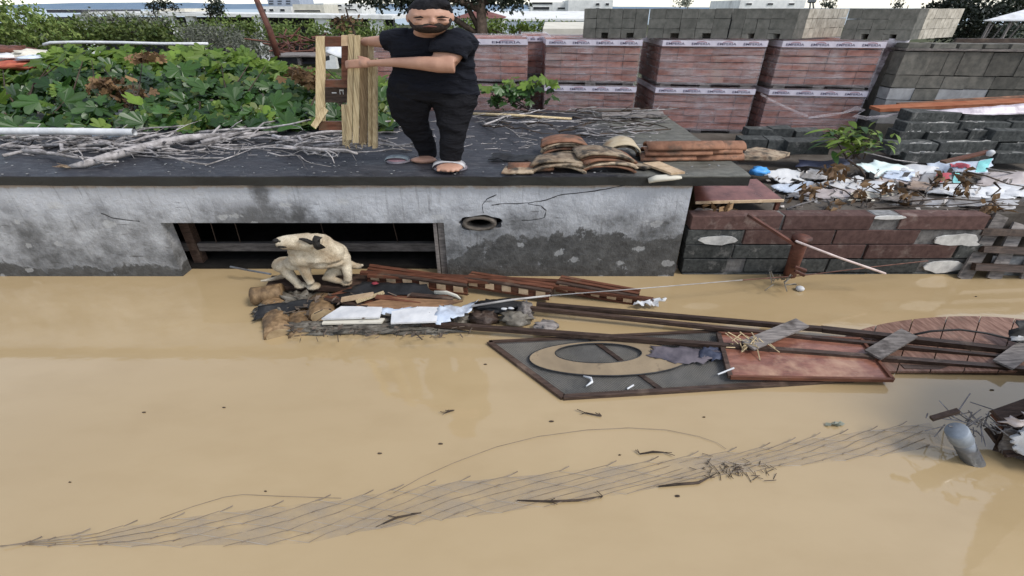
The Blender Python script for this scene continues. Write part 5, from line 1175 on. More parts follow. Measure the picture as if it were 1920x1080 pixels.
# head looking left, neck, trunk
b.ell(P(573, 452, YD-.12), .20, .12, .085, 18, 12)
lim([(580, 454, YD-.12), (548, 454, YD-.16), (530, 455, YD-.18), (519, 454, YD-.19)], [.088, .078, .070, .045], [.11, .09, .08, .06])
b.tube([P(580, 454, YD-.12), P(545, 455, YD-.16), P(518, 455, YD-.19)], [.09, .075, .05], [.11, .085, .06], n=12)
b.ell(P(540, 459, YD-.15), .14, .07, .04, 12, 8); b.ell(P(560, 470, YD-.03), .13, .12, .1, 12, 8); b.ell(P(567, 487, YD-.03), .15, .12, .1, 12, 8)
lim([(590, 450, YD-.05), (597, 466, YD), (600, 482, YD)], [.19, .27, .3], [.12, .15, .17])
b.ell(P(602, 471, YD+.03), .29, .18, .15, 20, 12); b.ell(P(622, 476, YD+.12), .20, .20, .135, 18, 12); b.ell(P(570, 482, YD-.02), .19, .15, .13, 14, 10)
b.ell(P(637, 486, YD+.14), .13, .18, .105, 14, 10); b.ell(P(604, 490, YD+.02), .30, .15, .07, 16, 10)
# haunch and legs
b.ell(P(533, 496, YD+.10), .15, .14, .09, 14, 10)
lim([(531, 496, YD+.08), (540, 512, YD+.02), (553, 526, YD-.02), (560, 534, YD-.03)], [.10, .075, .055, .05], [.1, .07, .05, .045]); b.ell(PZ(563, 535, .16), .08, .07, .035, 12, 8)
b.ell(P(556, 492, YD+.06), .16, .13, .09, 12, 8)
lim([(566, 486, YD-.04), (571, 505, YD-.08), (578, 522, YD-.1), (584, 532, YD-.11)], [.11, .072, .052, .05], [.1, .07, .05, .045]); b.ell(PZ(588, 536.5, .15), .09, .085, .036, 12, 8)
for k in range(4): b.ell(PZ(579+5.5*k, 539.3+(.7 if k in (1, 2) else 0), .14), .022, .035, .022, 8, 6)
for k in range(3): b.ell(PZ(556+5.5*k, 537.6, .15), .02, .03, .02, 8, 6)
lim([(643, 482, YD+.08), (649, 499, YD+.05), (652, 515, YD), (652, 527, YD-.02)], [.09, .068, .055, .05], [.11, .075, .06, .05]); b.ell(PZ(650, 530, .17), .075, .07, .034, 12, 8)
lim([(655, 494, YD+.22), (668, 499, YD+.22), (681, 497, YD+.2)], [.045, .04, .015], [.05, .04, .02]); b.ell(P(667, 499, YD+.22), .085, .05, .036, 10, 8)
lim([(640, 505, YD+.12), (618, 512, YD+.08), (608, 520, YD+.04), (632, 526, YD+.0), (645, 529, YD)], [.07, .06, .045, .04, .035], [.08, .06, .045, .04, .035])
# tail
lim([(548, 508, YD+.16), (530, 518, YD+.14), (508, 524, YD+.1), (488, 527, YD+.06)], [.045, .035, .026, .012])
dbody = fuse(b.build('body', m_dog, dog), .011, 4, .45)
f = MB(); o0 = org(dog)
for pl in dbody.data.polygons:
    if R.random() < .3:
        nn = pl.normal; cc_ = pl.center+o0; gdir = V((.35, .1, -.9)); tg = (gdir-nn*gdir.dot(nn)); tg = (tg.normalized() if tg.length > .05 else nn.orthogonal())+nn*R.uniform(.25, .6)+rdir()*.3
        L_ = R.uniform(.009, .017); sd2 = nn.cross(tg).normalized()*.0022; f.add([cc_-sd2, cc_+sd2, cc_+tg*L_], [(0, 1, 2)])
tag(f.build('fur', m_dog, dog), kind='stuff')
e = MB(); e.tube([P(588, 446, YD-.235), P(596, 451, YD-.245), P(598, 458, YD-.245), P(592, 465, YD-.235)], [.04, .085, .085, .035], [.022, .022, .022, .015], n=10); e.build('ear', m_dogblk, dog, True)
e = MB(); e.tube([P(561, 448, YD-.232), P(567, 448.5, YD-.24), P(575, 451, YD-.243), P(583, 455, YD-.243), P(588, 456, YD-.235)], [.008, .018, .028, .03, .015], [.012, .016, .018, .016, .01], n=8); tag(e.build('eye_patch', m_dogblk, dog, True))
e = MB(); e.ell(P(517, 451.5, YD-.225), .036, .035, .026, 10, 8); e.build('nose', m_dogblk, dog, True)
e = MB(); e.ell(P(531, 460, YD-.205), .095, .05, .026, 14, 8, .25, 4); e.build('dark_lip', m_dogblk, dog, True)
e = MB(); e.tube([P(521, 459, YD-.235), P(540, 461.5, YD-.225), P(556, 463, YD-.21)], [.006, .007, .004], n=6); e.build('mouth_line', m_dogblk, dog, True)
e = MB(); e.ell(P(524, 452, YD-.235), .018, .008, .007, 8, 6); e.build('eye', m_dogblk, dog, True)
# ---------------------------------------------------------------- ladder of long rails
lad = thing('wooden_ladder', 'long dark wooden ladder frame lying across the water at right', 'ladder', PZ(1450, 640, 0))
def rail(cs, wd, th): 
    f = MB(); q = [PZ(*c) for c in cs]
    for i in range(len(q)-1): f.bar(q[i], q[i+1], wd, th, jit=.002)
    f.build('rail', m_darkwood, lad)
rail([(792, 606, .10), (1400, 652, .08)], .055, .05); rail([(1400.5, 652, .08), (1990, 698, .06)], .055, .05)
rail([(1006, 571, .13), (1540, 617, .10)], .05, .055); rail([(1540.5, 617, .10), (1990, 668, .08)], .07, .055)
rail([(985, 577, .11), (1520, 634, .08)], .045, .05); rail([(1520.5, 634, .08), (1990, 681, .05)], .05, .05)
rail([(1690, 690, .03), (2000, 700, .02)], .06, .05)
for (a, b_) in (((1402, 648, .14), (1504, 605, .17)), ((1636, 666, .12), (1705, 625, .16)), ((1880, 684, .11), (1950, 632, .14))):
    f = MB(); f.bar(PZ(*a), PZ(*b_), .16, .022, jit=.003); f.build('rung', m_greywood, lad)
f = MB()
for k in range(26): p = PZ(1402+R.gauss(0, 14), 645+R.gauss(0, 4), .15); f.tube([p, p+rdir()*R.uniform(.06, .18)], .006, n=4)
tag(f.build('frayed_rope', m_pine), 'frayed straw rope round the first rung of the ladder', 'rope', kind='stuff')
# screen frame with ring
scr = thing('mesh_screen', 'grey wire mesh screen frame floating flat on the water', 'screen', PZ(1200, 690, 0))
A, B, Cc, D = PZ(917, 642, .02), PZ(1056, 745, .02), PZ(1600, 711, .02), PZ(1352, 621, .02)
f = MB(); f.add([q-V((0, 0, .012)) for q in (A, B, Cc, D)], [(0, 1, 2, 3)])
t = NT('silty_screen'); p_ = t.pos(); n_ = t.noise(p_, 2.0, 6, .6); m_silt = t.done(t.mix(t.mr(n_, .38, .62), (.19, .185, .165, 1), (.36, .33, .27, 1)), t.mr(n_, .3, .7, .15, .6), .5); f.build('silt_sheet', m_silt, scr)
for (q0, q1, w_) in ((A, B, .055), (B, Cc, .05), (Cc, D, .04), (D, A, .04)): f = MB(); f.bar(q0, q1, w_, .035); f.build('frame_bar', m_darkwood, scr)
f = MB(); u0 = .30; f.bar(lerp(B, Cc, .33)+V((0, 0, .006)), lerp(A, D, .42)+V((0, 0, .006)), .05, .02); f.build('cross_bar', m_darkwood, scr)
f = MB()
for i in range(1, 70): f.tube([lerp(A, B, i/70), lerp(D, Cc, i/70)], .0022, n=3)
for i in range(1, 110): f.tube([lerp(A, D, i/110)+V((0, 0, .003)), lerp(B, Cc, i/110)+V((0, 0, .003))], .0022, n=3)
tag(f.build('wire_mesh', M('dark_wire', (.09, .086, .08, 1), (.17, .16, .15, 1), 4, rough=.5), scr), kind='stuff')
f = MB(); no = 48; vs = []
for (cx_, cy_, rx, ry, z) in ((1141, 672, 148, 32, .05), (1122, 662, 81, 18.5, .05), (1122, 662, 81, 18.5, .034), (1141, 672, 148, 32, .034)):
    vs += [PZ(cx_+rx*math.cos(2*math.pi*i/no), cy_+ry*math.sin(2*math.pi*i/no), z) for i in range(no)]
f.add(vs, [(k*no+i, k*no+(i+1) % no, ((k+1) % 4)*no+(i+1) % no, ((k+1) % 4)*no+i) for k in range(4) for i in range(no)])
rg = thing('round_ring', 'tan muddy ring with round hole lying on the mesh screen', 'ring', PZ(1141, 672, .03)); f.build('disc', M('muddy_tan', (.17, .13, .085, 1), (.235, .18, .115, 1), 3, rough=.3, dirt=(.10, .075, .05, 1), dsc=5, dlo=.58, dhi=.68), rg)
f = MB(); f.tube([PZ(1141+149*math.cos(q), 672+32.5*math.sin(q), .045) for q in [math.pi*2*i/48 for i in range(49)]], .008, n=5); f.build('edge_band', m_black, rg)
f = MB(); f.tube([PZ(1122+81*math.cos(q), 662+18.5*math.sin(q), .05) for q in [math.pi*2*i/40 for i in range(41)]], .006, n=5); f.build('edge_band', m_black, rg)
f = MB(); f.sheet([PZ(1215, 668, .06), PZ(1300, 684, .05), PZ(1358, 662, .07), PZ(1225, 648, .06)], 14, 8, .025, 5, 4.4, .06); tag(f.build('purple_cloth', M('purple_grey_cloth', (.07, .062, .075, 1), (.15, .13, .145, 1), 6, rough=.7, dirt=(.04, .04, .06, 1)), None, True), 'wet purple grey cloth on the mesh screen beside the tray', 'cloth')
f = MB(); f.sheet([PZ(1310, 672, .06), PZ(1350, 676, .06), PZ(1358, 650, .08), PZ(1316, 652, .08)], 8, 6, .06, 9, 2.4, .05); tag(f.build('blue_cloth', M('navy_cloth', (.02, .025, .045, 1), (.07, .08, .12, 1), 9, rough=.6), None, True), 'dark blue crumpled cloth at the left of the red tray', 'cloth')
f = MB(); f.tube([PZ(*q) for q in ((1094, 705, .04), (1108, 709, .05), (1110, 716, .05), (1099, 724, .04))], [.008, .014, .014, .006], n=6); tag(f.build('white_strip', m_white, None, True), 'curled white strip lying on the mesh screen', 'strip')
f = MB(); f.tube([PZ(1176, 729, .04), PZ(1188, 722, .05)], [.008, .01], n=6); tag(f.build('white_stick', m_white), 'tiny white stick on the mesh screen', 'stick')
f = MB(); f.tube([PZ(1346, 702, .08), PZ(1376, 690, .1)], [.008, .01], n=6); tag(f.build('white_stick', m_white), 'tiny white stick at the left corner of the red tray', 'stick')
tr = thing('red_tray', 'red brown wooden tray with raised rim lying under the ladder', 'tray', PZ(1500, 680, .04))
m_tray = M('red_tray_paint', (.12, .045, .03, 1), (.24, .105, .07, 1), 4, stretch=(1, 4, 4), rough=.25, bump=.2, spec=.45, dirt=(.34, .2, .13, 1), dsc=1.6)
q = [PZ(1368, 711, .05), PZ(1672, 716, .05), PZ(1612, 640, .05), PZ(1346, 629, .05)]
f = MB(); f.prism(q, (0, 0, .018)); f.build('bottom', m_tray, tr)
for i, w_ in ((0, .03), (1, .03), (2, .03), (3, .045)):
    f = MB(); f.bar(q[i]+V((0, 0, .025)), q[(i+1) % 4]+V((0, 0, .025)), w_, .035); f.build('rim', m_redwood if i != 3 else m_darkwood, tr)
# round lid of planks
lid = thing('round_hatch', 'round red plank lid half under water behind the ladder', 'lid', PZ(1800, 650, 0))
m_lid = M('faded_red_plank', (.14, .07, .05, 1), (.29, .17, .125, 1), 6, stretch=(5, 1, 1), rough=.6, bump=.35, rand=.15, dirt=(.12, .09, .07, 1))
cxl, cyl, rxl, ryl = 1800, 652, 232, 56
edges = [-1, -.72, -.44, -.17, .1, .38, .66, .9]
for i in range(7):
    x0, x1 = edges[i]+.005, edges[i+1]-.005; poly = []
    for s_ in range(5): xx = lerp(x0, x1, s_/4); poly.append((xx, -math.sqrt(max(0, 1-xx*xx))))
    for s_ in range(5): xx = lerp(x1, x0, s_/4); poly.append((xx, min(.85, math.sqrt(max(0, 1-xx*xx)))))
    f = MB(); f.prism([PZ(cxl+rxl*(x-.25*(y+.2)*.3), cyl+ryl*y, .035+.03*nz((x, y, 0), 1)-.03*abs(x)) for (x, y) in poly], (0, 0, .025)); f.build('plank', m_lid, lid)
f = MB(); f.tube([PZ(*c) for c in ((1706, 629, .12), (1745, 621, .2), (1800, 618, .24), (1850, 625, .2), (1905, 638, .12))], .012, n=6); tag(f.build('black_cable', m_black, None, True), 'black cable arching over the round lid', 'cable')
f = MB(); f.sheet([PZ(1893, 640, .15), PZ(1940, 640, .15), PZ(1940, 600, .3), PZ(1905, 602, .3)], 6, 6, .08, 6, 3, .06); tag(f.build('dark_scrap', m_black, None, True), 'dark torn scrap at the right edge above the round lid', 'scrap')
f = MB(); f.sheet([PZ(1898, 640, .2), PZ(1925, 637, .2), PZ(1925, 628, .24), PZ(1902, 632, .24)], 5, 4, .04, 8, 5, .03); tag(f.build('white_scrap', m_white, None, True), 'small white scrap at the right edge on the ladder', 'scrap')
# old grey pallet at right edge
op = thing('old_pallet', 'old weathered grey pallet leaning at the right edge by wall end', 'pallet', PZ(1860, 523, 0))
for (a, b_, wd) in (((1878, 404), (1806, 524), .2), ((1912, 420), (1862, 524), .2), ((1962, 415), (1928, 524), .24), ((1862, 436), (1800, 530), .12)):
    f = MB(); f.bar(PY(a[0], a[1], 5.68), PY(b_[0], b_[1], 5.38), wd, .03, (0, -1, .3), jit=.005); f.build('slat', m_greywood if wd > .15 else m_darkwood, op)
for (l, p0, r, p1, yy) in ((1838, 434, 1985, 440, 5.55), (1840, 467, 1985, 472, 5.47), (1825, 500, 1985, 507, 5.38)):
    f = MB(); f.bar(PY(l, p0, yy), PY(r, p1, yy), .09, .07, (0, -1, .3), jit=.005); f.build('crosspiece', m_darkwood, op)
f = MB(); f.hexa([PZ(1850, 522, -.05), PZ(2000, 526, -.05), PZ(2000, 520, -.05), PZ(1850, 517, -.05), PY(1862, 480, 5.5), PY(2000, 482, 5.5), PY(2000, 480, 5.54), PY(1862, 478, 5.54)]); tag(f.build('grey_sheet', m_concrete), 'grey sheet leaning behind the old pallet at right edge', 'sheet')
# ---------------------------------------------------------------- rubbish behind the block wall
def zr_(px, py, y): return PY(px, py, y)
hb = MB(); nx, ny = 44, 12
x0_, x1_ = 3.05, 9.5
for j in range(ny+1):
    for i in range(nx+1):
        x = lerp(x0_, x1_, i/nx); y = lerp(5.73, 8.0, j/ny); z = .60+.16*math.sin(math.pi*min(1, j/ny*.9+.08))+.12*nz((x, y, 0), 1.6)+.07*nz((x, y, 4), 4.5)
        hb.v.append(V((x, y, z)))
for j in range(ny):
    for i in range(nx): e0 = j*(nx+1)+i; hb.f.append([e0, e0+1, e0+nx+2, e0+nx+1]); hb.mi.append(0)
t = NT('mixed_rubbish'); p_ = t.pos(); v_ = t.noise(t.mapv(p_, (.6, 1.4, 1.4)), 4, 6, .7); w2 = t.noise(p_, 1.7, 5, .6)
col = t.mix(t.mr(v_, .38, .6), (.05, .042, .035, 1), (.3, .28, .25, 1)); col = t.mix(t.mr(w2, .5, .62), col, (.1, .075, .055, 1)); t.bump(v_, .9, .06)
tag(hb.build('rubbish_heap', t.done(col, .7, .3), None, True), 'low heap of mixed rubbish behind the block wall', 'rubbish', kind='stuff')
m_bag2 = M('pinkish_bag', (.38, .33, .32, 1), (.56, .5, .48, 1), 5, rough=.4, bump=.35, dirt=(.33, .27, .24, 1)); m_mint = M('mint_bag', (.55, .66, .65, 1), (.7, .78, .76, 1), 4, rough=.35, bump=.3)
bags = [((1418, 322), (1465, 343), (1520, 340), (1500, 318), 6.9, m_white, 'white plastic sheet right of the roof corner', 'plastic_sheet'), ((1445, 348), (1475, 362), (1540, 358), (1520, 342), 6.5, m_bluegrey, 'pale blue sheet below the white sheet at roof corner', 'plastic_sheet'),
        ((1530, 345), (1590, 358), (1640, 352), (1610, 330), 6.6, m_white, 'white bag under the dry brown leaves', 'plastic_bag'), ((1600, 312), (1650, 330), (1720, 318), (1640, 303), 7.3, m_mint, 'mint white bag below the green weed', 'plastic_bag'),
        ((1660, 318), (1740, 332), (1760, 318), (1690, 306), 7.3, m_white, 'white bag with pink print left of the printed bag', 'plastic_bag'), ((1740, 326), (1850, 325), (1860, 302), (1740, 300), 7.3, m_bluegrey, 'large printed bag with red marks and aqua corner', 'plastic_bag'),
        ((1640, 340), (1760, 355), (1790, 330), (1660, 326), 6.9, m_bag2, 'wide pinkish sheet in the middle of the rubbish', 'plastic_sheet'), ((1740, 362), (1900, 378), (1915, 352), (1770, 345), 6.4, m_white, 'white sheet in front at right of the rubbish', 'plastic_sheet'),
        ((1830, 348), (1930, 352), (1935, 322), (1845, 325), 6.9, m_bag2, 'pinkish sheet at the right edge of rubbish', 'plastic_sheet'), ((1560, 372), (1700, 385), (1730, 368), (1590, 358), 6.2, m_cream, 'long cream sheet along the top of block wall', 'plastic_sheet'),
        ((1480, 384), (1570, 392), (1590, 376), (1490, 372), 6.1, m_greywood, 'grey green panel lying behind the wall at left', 'panel'), ((1650, 372), (1745, 390), (1760, 375), (1690, 362), 6.05, m_greywood, 'grey panel lying behind the wall in the middle', 'panel'), ((1700, 352), (1740, 360), (1750, 346), (1710, 340), 6.6, M('brown_paper', (.3, .22, .17, 1), (.42, .33, .27, 1), 5), 'brown paper scrap between the pinkish sheets', 'paper')]
m_greybag = M('dirty_grey_plastic', (.2, .19, .185, 1), (.42, .41, .41, 1), 5, rough=.4, bump=.4, dirt=(.1, .085, .07, 1))
bags += [((1500, 332), (1560, 342), (1580, 326), (1520, 316), 7.0, m_greybag, 'dirty grey film behind the dry brown leaf clump', 'plastic_sheet'), ((1585, 352), (1665, 366), (1680, 348), (1600, 338), 6.5, m_white, 'white crumpled sheet right of the white bag', 'plastic_sheet'), ((1500, 366), (1590, 378), (1600, 358), (1510, 352), 6.3, m_bag2, 'pinkish sheet near the left end of the wall top', 'plastic_sheet'), ((1720, 346), (1800, 352), (1800, 328), (1730, 326), 6.8, m_greybag, 'dirty grey film below the printed bag', 'plastic_sheet'), ((1640, 384), (1760, 392), (1770, 376), (1650, 368), 6.0, m_greybag, 'long dirty grey film just above the wall', 'plastic_sheet'), ((1770, 388), (1900, 392), (1910, 374), (1780, 370), 5.95, m_greybag, 'dirty grey film near the right end of the wall', 'plastic_sheet'), ((1850, 366), (1940, 372), (1940, 350), (1860, 346), 6.4, m_white, 'white sheet at the far right above the old pallet', 'plastic_sheet'), ((1655, 332), (1700, 340), (1720, 326), (1665, 318), 7.0, m_bluegrey, 'pale blue film below the mint bag', 'plastic_sheet'), ((1475, 372), (1530, 380), (1535, 362), (1480, 356), 6.25, m_greybag, 'dirty grey film right of the rusty sheet', 'plastic_sheet')]
for i, (a, b_, c_, d_, y, mm, lab, nm) in enumerate(bags):
    y1 = y+.3; f = MB(); f.sheet([PY(a[0], a[1], y), PY(b_[0], b_[1], y-.12), PY(c_[0], c_[1], y+.1), PY(d_[0], d_[1], y1)], 18, 10, .07 if 'bag' in nm else .04, 3.2, i*2.9, .05, .012)
    o = tag(f.build(nm, mm, None, True), lab, nm.replace('_', ' '))
    if 'printed' in lab and 'left of' not in lab:
        for (u_, w_, mt) in ((.35, .36, MATS['red_bag_ink']), (.8, .17, M('aqua_print', (.2, .55, .55, 1), (.3, .65, .64, 1), 4))):
            g = MB(); A_, B_, C_, D_ = PY(a[0], a[1], y), PY(b_[0], b_[1], y-.12), PY(c_[0], c_[1], y+.1), PY(d_[0], d_[1], y1)
            nrm = (B_-A_).cross(D_-A_).normalized(); vs = []
            for j in range(6):
                for k in range(9):
                    u, v = u_+w_*k/8, (.3+.45*j/5) if mt.name.startswith('red') else .05+.9*j/5
                    pp = lerp(lerp(A_, B_, u), lerp(D_, C_, u), v); vs.append(pp+nrm*.09*(nz(pp, 3.2, i*2.9)+.5*nz(pp, 3.2*2.3, i*2.9+5))+nrm*.022)
            fs = [(j*9+k, j*9+k+1, (j+1)*9+k+1, (j+1)*9+k) for j in range(5) for k in range(8)]
            if mt.name.startswith('red'): fs = [q_ for q_ in fs if nz((q_[0]*.9, 0, 0), 1) > -.22]
            g.add(vs, fs); g.build('print', mt, o)
f = MB(); f.ell(PY(1424, 321, 6.75), .14, .1, .06, 14, 8, .6, 3, 2); tag(f.build('blue_bag', M('bright_blue_plastic', (.05, .25, .62, 1), (.12, .4, .8, 1), 5, rough=.35), None, True), 'small bright blue crumpled bag at the roof corner', 'bag')
f = MB(); f.sheet([PY(1490, 315, 7.3), PY(1590, 312, 7.3), PY(1600, 298, 7.6), PY(1500, 300, 7.6)], 8, 4, .06, 3, 1.1, .06); tag(f.build('navy_sheet', M('navy_sheet', (.04, .045, .08, 1), (.09, .095, .14, 1), 5, rough=.5), None, True), 'dark navy sheet behind the white plastic at roof corner', 'sheet')
for i, (px, py, y, sx, n_, lab) in enumerate(((1562, 322, 6.7, 30, 46, 'large clump of dry brown leaves on the white bag'), (1512, 356, 6.2, 24, 40, 'dry leaf clump at the left of rubbish'), (1612, 362, 6.1, 22, 36, 'golden dry leaf clump above the wall middle'), (1665, 348, 6.3, 18, 30, 'dry leaf clump beside the brown paper'), (1700, 372, 6.0, 18, 30, 'orange dry leaf clump low over the wall'), (1808, 345, 6.2, 20, 46, 'hanging dry leaf cluster in front of the printed bag'), (1765, 334, 6.5, 14, 20, 'small dry leaf tuft left of the hanging cluster'), (1860, 386, 5.8, 26, 40, 'dry leaf clump over the right end of block wall'), (1560, 390, 5.75, 18, 24, 'dry leaf clump on the wall top at left'), (1350, 391, 5.78, 40, 40, 'dry leaves in the gap below the rusty sheet'))):
    t_ = thing('dry_branch', lab, 'dry leaves', PY(px, py+12, y+.05), 'dry leaf clumps over the rubbish')
    f = MB()
    for k in range(int(n_*.7)):
        p = PY(R.gauss(px, sx*.42), R.gauss(py, (9 if i != 5 else 14)), y+R.uniform(-.12, .12)); nr = rdir(); ax = (nr.orthogonal().normalized()+V((0, 0, -.6))).normalized(); leaf_quad(f, p, nr, ax, R.uniform(.10, .2), R.uniform(.05, .085))
    f.build('leaves', m_dry, t_)
    f = MB(); a = PY(px, py-8, y); f.tube([a, PY(px+R.uniform(-30, 30), py+10, y), PY(px+R.uniform(20, 80), py+R.uniform(5, 22), y+.05)], [.012, .01, .006], n=5); f.build('stem', m_brownbark, t_)
for i, (pp, y, r) in enumerate((([(1590, 300), (1612, 315), (1622, 330), (1620, 342), (1640, 355), (1662, 366)], 6.4, .014), ([(1545, 345), (1585, 358), (1605, 375)], 6.2, .011), ([(1690, 352), (1720, 358), (1735, 372)], 6.2, .013), ([(1812, 322), (1850, 330), (1890, 345), (1935, 352)], 6.3, .012), ([(1864, 342), (1876, 354), (1858, 368), (1862, 374)], 6.1, .015), ([(1640, 392), (1720, 386), (1800, 384), (1900, 372)], 5.85, .011), ([(1700, 378), (1780, 372), (1850, 378), (1930, 388)], 5.9, .012), ([(1620, 285), (1680, 300), (1720, 305)], 7.0, .01), ([(1850, 316), (1900, 325), (1930, 330)], 7.0, .014), ([(1475, 392), (1500, 383), (1530, 375)], 5.85, .015), ([(1640, 345), (1600, 370), (1560, 372)], 6.1, .009), ([(1800, 395), (1850, 385), (1910, 385)], 5.7, .013))):
    f = MB(); f.tube([PY(q[0], q[1], y+R.uniform(-.05, .05)) for q in pp], [lerp(r, r*.5, k/(len(pp)-1)) for k in range(len(pp))], n=6)
    tag(f.build('bare_branch', m_bark if i in (9, 7, 8) else m_brownbark, None, True), 'thin bare branch lying over the plastic rubbish at right', 'branch', 'bare branches over the rubbish')
f = MB(); f.bar(PY(1768, 304, 7.0), PY(1856, 284, 7.3), .09, .03); tag(f.build('lath', m_redwood), 'brown lath lying on the tumbled blocks above printed bag', 'lath')
f = MB(); f.ell(PY(1857, 287, 7.2), .06, .05, .05, 10, 8, .3, 3); tag(f.build('white_scrap', m_white, None, True), 'small white scrap at the end of the brown lath', 'scrap')
f = MB(); f.sheet([PY(1840, 268, 7.5), PY(1885, 272, 7.5), PY(1880, 266, 7.6), PY(1845, 264, 7.6)], 6, 3, .02, 5, 2, .02)
f = MB()
for k in range(240):
    px, py = R.uniform(1420, 1930), R.uniform(318, 396); y = lerp(7.2, 5.78, (py-318)/78); c = PY(px, py, y); c.z = max(c.z, .82); nr = rdir(.6); leaf_quad(f, c, nr, nr.orthogonal().normalized(), R.uniform(.05, .16), R.uniform(.03, .1))
tag(f.build('litter', M('litter_bits', (.12, .09, .07, 1), (.5, .47, .44, 1), 3, isl=.6)), 'small litter bits scattered over the rubbish', 'litter', kind='stuff')
# ---------------------------------------------------------------- net, wires and debris in the foreground water
Uq = [(50, 1018), (350, 968), (650, 933), (850, 903), (1150, 873), (1400, 843), (1560, 815), (1745, 790)]
Lq = [(50, 1024), (330, 1026), (560, 1022), (760, 984), (900, 968), (1130, 936), (1350, 893), (1600, 862), (1772, 838)]
def poly_at(pl, s):
    s = s*(len(pl)-1); i = min(int(s), len(pl)-2); t_ = s-i; return (lerp(pl[i][0], pl[i+1][0], t_), lerp(pl[i][1], pl[i+1][1], t_))
net = thing('wire_net', 'sagging chain link wire net half sunk in the muddy water', 'net', PZ(900, 930, 0))
NR = 9; NC = 23; m_wire = M('rusty_wire', (.11, .08, .055, 1), (.24, .19, .14, 1), 5, rough=.6); m_wire2 = M('galvanised_wire', (.34, .30, .26, 1), (.46, .41, .36, 1), 5, rough=.5)
def npt(i, j):
    s = (i+.5*(j % 2))/NC; a = poly_at(Uq, min(1, s)); b_ = poly_at(Lq, min(1, s)); v = j/(NR-1); px, py = lerp(a[0], b_[0], v), lerp(a[1], b_[1], v)
    return PZ(px+7*nz((px*.03, py*.05, 4), 1), py+3.5*nz((px*.02, py*.06, 8), 1), .002+.022*nz((px*.012, py*.06, 0), 1)+(.010 if j == 0 else 0))
f = MB(); f2 = MB(); kn = MB()
for j in range(NR-1):
    for i in range(NC):
        a = npt(i, j); o1 = npt(i+(j % 2), j+1); o0 = npt(i-1+(j % 2), j+1)
        f.tube([a+V((0, 0, .008)), lerp(a, o0, .5)+V((0, 0, .011)), o0+V((0, 0, .008))], .0021, n=4)
        f2.tube([a, o1], .0013, n=4)
        if R.random() < .4: kn.tube([a+V((-.022, -.008, .006)), a+V((.02, .01, .009))], [.0042, .0035], n=5)
for i in range(NC):
    a = npt(i, 0); kn.tube([a, a+V((.05, .02, .012)), a+V((.08, .034, .018))], [.0025, .0038, .0045], n=5)
ts = NT('grey_net_film'); fp = ts.noise(ts.mapv(ts.pos(), (1, 2, 1)), 3, 6, .6); ts.done(ts.mix(fp, (.30, .26, .21, 1), (.40, .355, .30, 1)), .25, .5); ts.set(ts.p.inputs['Alpha'], ts.mr(fp,   .35, .65, .0, .38)); sf = MB(); n_ = 60
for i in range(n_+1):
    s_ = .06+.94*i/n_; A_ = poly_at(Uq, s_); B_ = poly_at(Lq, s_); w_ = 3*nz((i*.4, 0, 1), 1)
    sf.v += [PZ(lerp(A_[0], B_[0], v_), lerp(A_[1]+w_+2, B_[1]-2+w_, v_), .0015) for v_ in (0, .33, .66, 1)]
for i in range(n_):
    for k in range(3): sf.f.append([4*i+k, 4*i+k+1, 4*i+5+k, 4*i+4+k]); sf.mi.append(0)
sf.build('grey_film', ts.m, net)  # grey see-through sheet added to tint the band along the net
tag(f.build('wire_strands', m_wire, net), kind='stuff'); tag(f2.build('crossing_strands', m_wire2, net), kind='stuff'); tag(kn.build('wire_knots', m_wire, net), kind='stuff')
f = MB(); f.tube([PZ(x, y, .012) for (x, y) in ((738, 924), (790, 895), (850, 868), (930, 838), (1010, 818), (1100, 806), (1180, 802), (1250, 806), (1310, 818), (1345, 830), (1362, 842))], .0018, n=5); tag(f.build('loose_wire', m_wire, None, True), 'thin loose wire arching over the water behind the net', 'wire')
f = MB(); f.tube([PZ(x, y, .010) for (x, y) in ((300, 972), (360, 950), (420, 932), (455, 927), (520, 930), (640, 934))], .0016, n=5); tag(f.build('loose_wire', m_wire, None, True), 'thin loose wire over the water at left of the net', 'wire')
for i, (pp, r, lab) in enumerate((([(970, 938), (1030, 940), (1085, 938), (1130, 930)], .008, 'reddish twig caught in the middle of the net'), ([(718, 982), (745, 970), (790, 961)], .008, 'dark curved twig caught in the net'), ([(1235, 912), (1270, 908), (1310, 905), (1330, 895)], .01, 'brown twig tangle at lower edge of the net'), ([(1200, 851), (1225, 847), (1245, 848)], .009, 'brown twig floating behind the net'), ([(1098, 774), (1128, 780)], .012, 'dark twig floating below the mesh screen'), ([(835, 774), (845, 770), (852, 769)], .009, 'dark bent twig floating in open water'))):
    f = MB(); q = [PZ(x, y, .014) for (x, y) in pp]; f.tube(q, [r*.6]+[r]*(len(q)-2)+[r*.5], n=6)
    for _ in range(4): p = R.choice(q); f.tube([p, p+V((R.uniform(-.08, .08), R.uniform(-.04, .04), .01))], r*.4, n=4)
    tag(f.build('floating_twig', m_brownbark, None, True), lab, 'twig')
f = MB()
for k in range(60): p = PZ(R.gauss(1385, 34), R.gauss(882, 9), .012); d = rdir(); d.z *= .15; f.tube([p, p+d*R.uniform(.03, .10)], .0028, n=4)
tag(f.build('twig_tangle', m_brownbark), 'dark tangle of twigs caught at the right of the net', 'twigs', kind='stuff')
for i, (px, py) in enumerate(((420, 764), (270, 773), (131, 904), (910, 683), (1034, 790), (1162, 853), (826, 832), (712, 850), (498, 921), (1270, 930), (1560, 655), (1830, 556), (1480, 655), (1860, 731), (1320, 782))):
    c = PZ(px, py, .004); s_ = R.uniform(.006, .014); f = MB(); f.ell(c, s_*1.8, s_*.7, .007, 8, 5, .4, 3, i); tag(f.build('floating_bit', m_brownbark), 'tiny dark bit of debris floating alone on the muddy water', 'debris', 'tiny floating bits')
